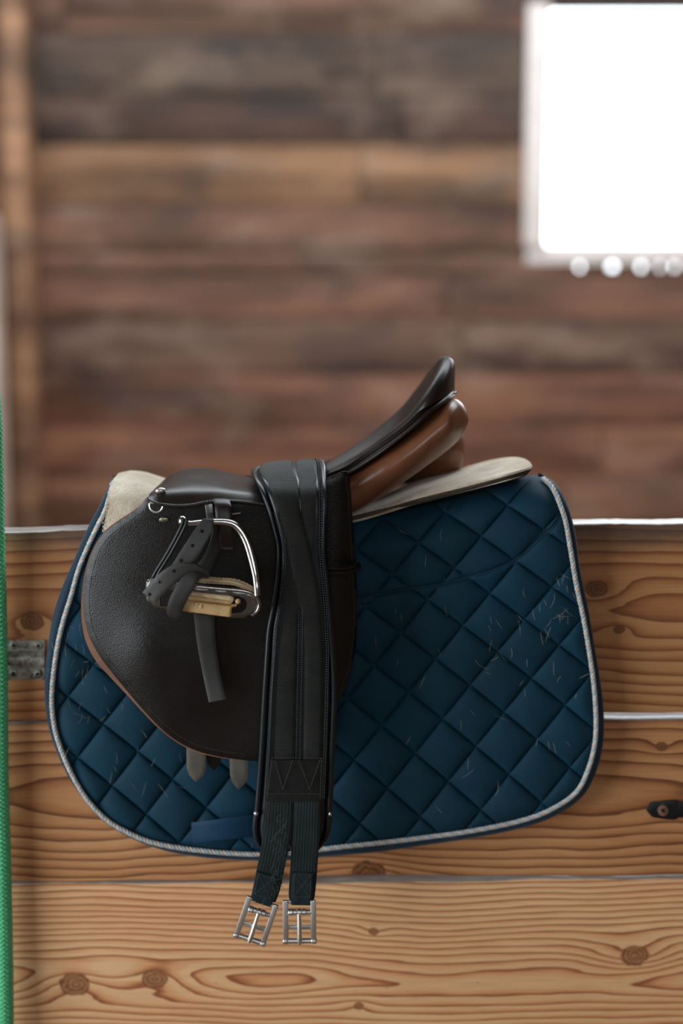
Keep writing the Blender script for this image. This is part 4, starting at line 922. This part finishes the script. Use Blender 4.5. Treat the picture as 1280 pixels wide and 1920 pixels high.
# elastic ends, folded stitched tabs and buckles
rib = lambda u: 0.00014 * np.sin(u * 2 * math.pi * 9)
def elastic(Lp, Rp): return ribbon(rails(Lp), rails(Rp), 0.0034, 60, 61, 0.3, prof=rib).build('elastic_strap', M['elastic'], gi, 60)
E1L = [(500, 1480, -.1085), (499, 1503, -.1115), (495, 1550, -.112), (488, 1595, -.112), (481, 1630, -.111), (474, 1665, -.110), (469, 1690, -.109)]
E1R = [(549, 1480, -.108), (549, 1503, -.111), (547.5, 1550, -.111), (541, 1595, -.111), (533, 1630, -.110), (526, 1665, -.109), (517, 1692, -.108)]
E2L = [(552, 1480, -.108), (551.5, 1505, -.111), (549, 1550, -.110), (545.5, 1595, -.109), (543, 1640, -.108), (541, 1680, -.107), (543, 1690, -.107)]
E2R = [(600, 1480, -.108), (600, 1505, -.111), (599, 1550, -.110), (597, 1595, -.109), (594, 1640, -.108), (590, 1680, -.107), (588, 1690, -.107)]
elastic(E1L, E1R); elastic(E2L, E2R)
def tab(c4, Y, name='stitched_tab'):
    m = sheet(c4, lambda x, y: Y + 0 * x, 0.003, step=5, rnd=3, depth_r=.001, smooth=False); o = m.build(name, M['tab'], gi, 50)
    a, b_, c_, d_ = [np.array(p, float) for p in c4]; ins = lambda s, t: (a * (1 - s) + b_ * s) * (1 - t) + (d_ * (1 - s) + c_ * s) * t
    mm = MB(); cs_ = [ins(.12, .06), ins(.88, .06), ins(.88, .74), ins(.12, .74)]
    for p, q in ((0, 1), (1, 2), (2, 3), (3, 0), (0, 2), (1, 3)):
        l = np.array([cs_[p] * (1 - t) + cs_[q] * t for t in np.linspace(0, 1, 10)]); dashes(P(l[:, 0], l[:, 1], np.full(10, Y - 0.0003)), 0.0026, 0.0019, 0.00035, mm)
    mm.build('tab_stitching', M['thread'], o, 60); return o
tab([(481, 1634), (519, 1645), (509, 1702), (471, 1689)], -.1135)
tab([(548, 1636), (588, 1637), (585, 1698), (545, 1697)], -.112)
# frayed threads on the worn left elastic
fr = MB()
for _ in range(46):
    t = random.random(); x = 533 - 26 * t + random.gauss(0, 6); y = 1520 + 165 * t; a = random.gauss(1.6, 0.5); q = []
    for i in range(6): q.append((x, y, -.1145 - 0.002 * math.sin(i / 5 * math.pi) * random.random() - (0.001))); x += math.cos(a) * 4; y += math.sin(a) * 4; a += random.gauss(0, .5)
    tube(rails(q), 0.00022, 4, fr)
for _ in range(22):
    t = random.random(); x = 541 - 26 * t; y = 1580 + 105 * t; a = random.gauss(1.1, 0.5); q = []
    for i in range(6): q.append((x, y, -.110)); x += math.cos(a) * 2.6; y += math.sin(a) * 2.6; a += random.gauss(0.1, .5)
    tube(rails(q), 0.0003, 4, fr)
f_ = fr.build('frayed_threads', plain('frayed_thread', srgb(60, 74, 74), 0.7, 0.5), gi, 80, fix=False); f_['kind'] = 'stuff'

def buckle(ox, oy, ang, Y):
    """ox, oy: photo position of the top left corner; local units are photo pixels"""
    ca, sa = math.cos(ang), math.sin(ang)
    ex = np.array([ca, 0, -sa]); ez = np.array([-sa, 0, -ca]); ey = np.array([0, 1.0, 0])
    sc = np.linalg.norm(P(641, 1730, Y) - P(640, 1730, Y)); o0 = P(ox, oy, Y)
    L = lambda x, y, d=0.0: o0 + ex * x * sc + ez * y * sc + ey * d
    def bar(x0, x1, y0, y1, d, hd, bev=0.0007, mb=None): return rbox(L((x0 + x1) / 2, (y0 + y1) / 2, d), ex, ey, ez, (x1 - x0) / 2 * sc, hd, (y1 - y0) / 2 * sc, bev, mb)
    f = MB(); bar(0, 10.5, 0, 84, 0, .0022, .0011, f); bar(52, 62.5, 0, 84, 0, .0022, .0011, f); bar(8, 54, 1, 7, .001, .0018, .0008, f); bar(8, 54, 50, 58, .001, .0013, .0006, f)
    fo = f.build('buckle', M['steel'], gi, 40)
    tube(np.array([L(-1, 80), L(0, 80), L(1, 80), L(9, 80), L(10, 80)]), [.002, .0034, .0038, .0038, .0032], 14).build('roller_cap', M['steel'], fo, 50)
    tube(np.array([L(52.5, 80), L(53.5, 80), L(61, 80), L(62.5, 80), L(63.5, 80)]), [.0032, .0038, .0038, .0034, .002], 14).build('roller_cap', M['steel'], fo, 50)
    tube(np.array([L(9, 80), L(53, 80)]), .0032, 16).build('roller', M['steel'], fo, 50)
    sp = MB()
    tube(np.array([L(8, 23.5), L(54, 23.5)]), .0020, 12, sp)
    for x0, x1, r in ((19.5, 26, .0037), (27, 34.5, .0042), (35.5, 43, .0038)): tube(np.array([L(x0, 23.5), L(x0 + .8, 23.5), L(x1 - .8, 23.5), L(x1, 23.5)]), [r * .8, r, r, r * .8], 16, sp)
    tube(np.array([L(43, 23.5), L(47, 23.5), L(54, 23.5)]), [.0032, .0027, .0025], 14, sp)
    sp.build('tongue_hinge', M['steel'], fo, 50)
    a = np.linspace(0, 2 * math.pi * 4.5, 90)
    tube(np.array([L(10.5 + 8.5 * t / a[-1], 23.5 - 5.2 * math.cos(t), 0.0034 * math.sin(t)) for t in a]), .0008, 6).build('spring', M['steel'], fo, 60)
    tube(np.array([L(30.7, 25, -.003), L(30.9, 40, -.0042), L(31.2, 60, -.005), L(31.2, 76, -.0052), L(31.2, 83, -.0046)]), [.0024, .0026, .0028, .0028, .0022], 12).build('tongue', M['steel'], fo, 60)
buckle(529.5, 1688, math.radians(-0.5), -.110)
buckle(463, 1679, math.radians(18.5), -.112)
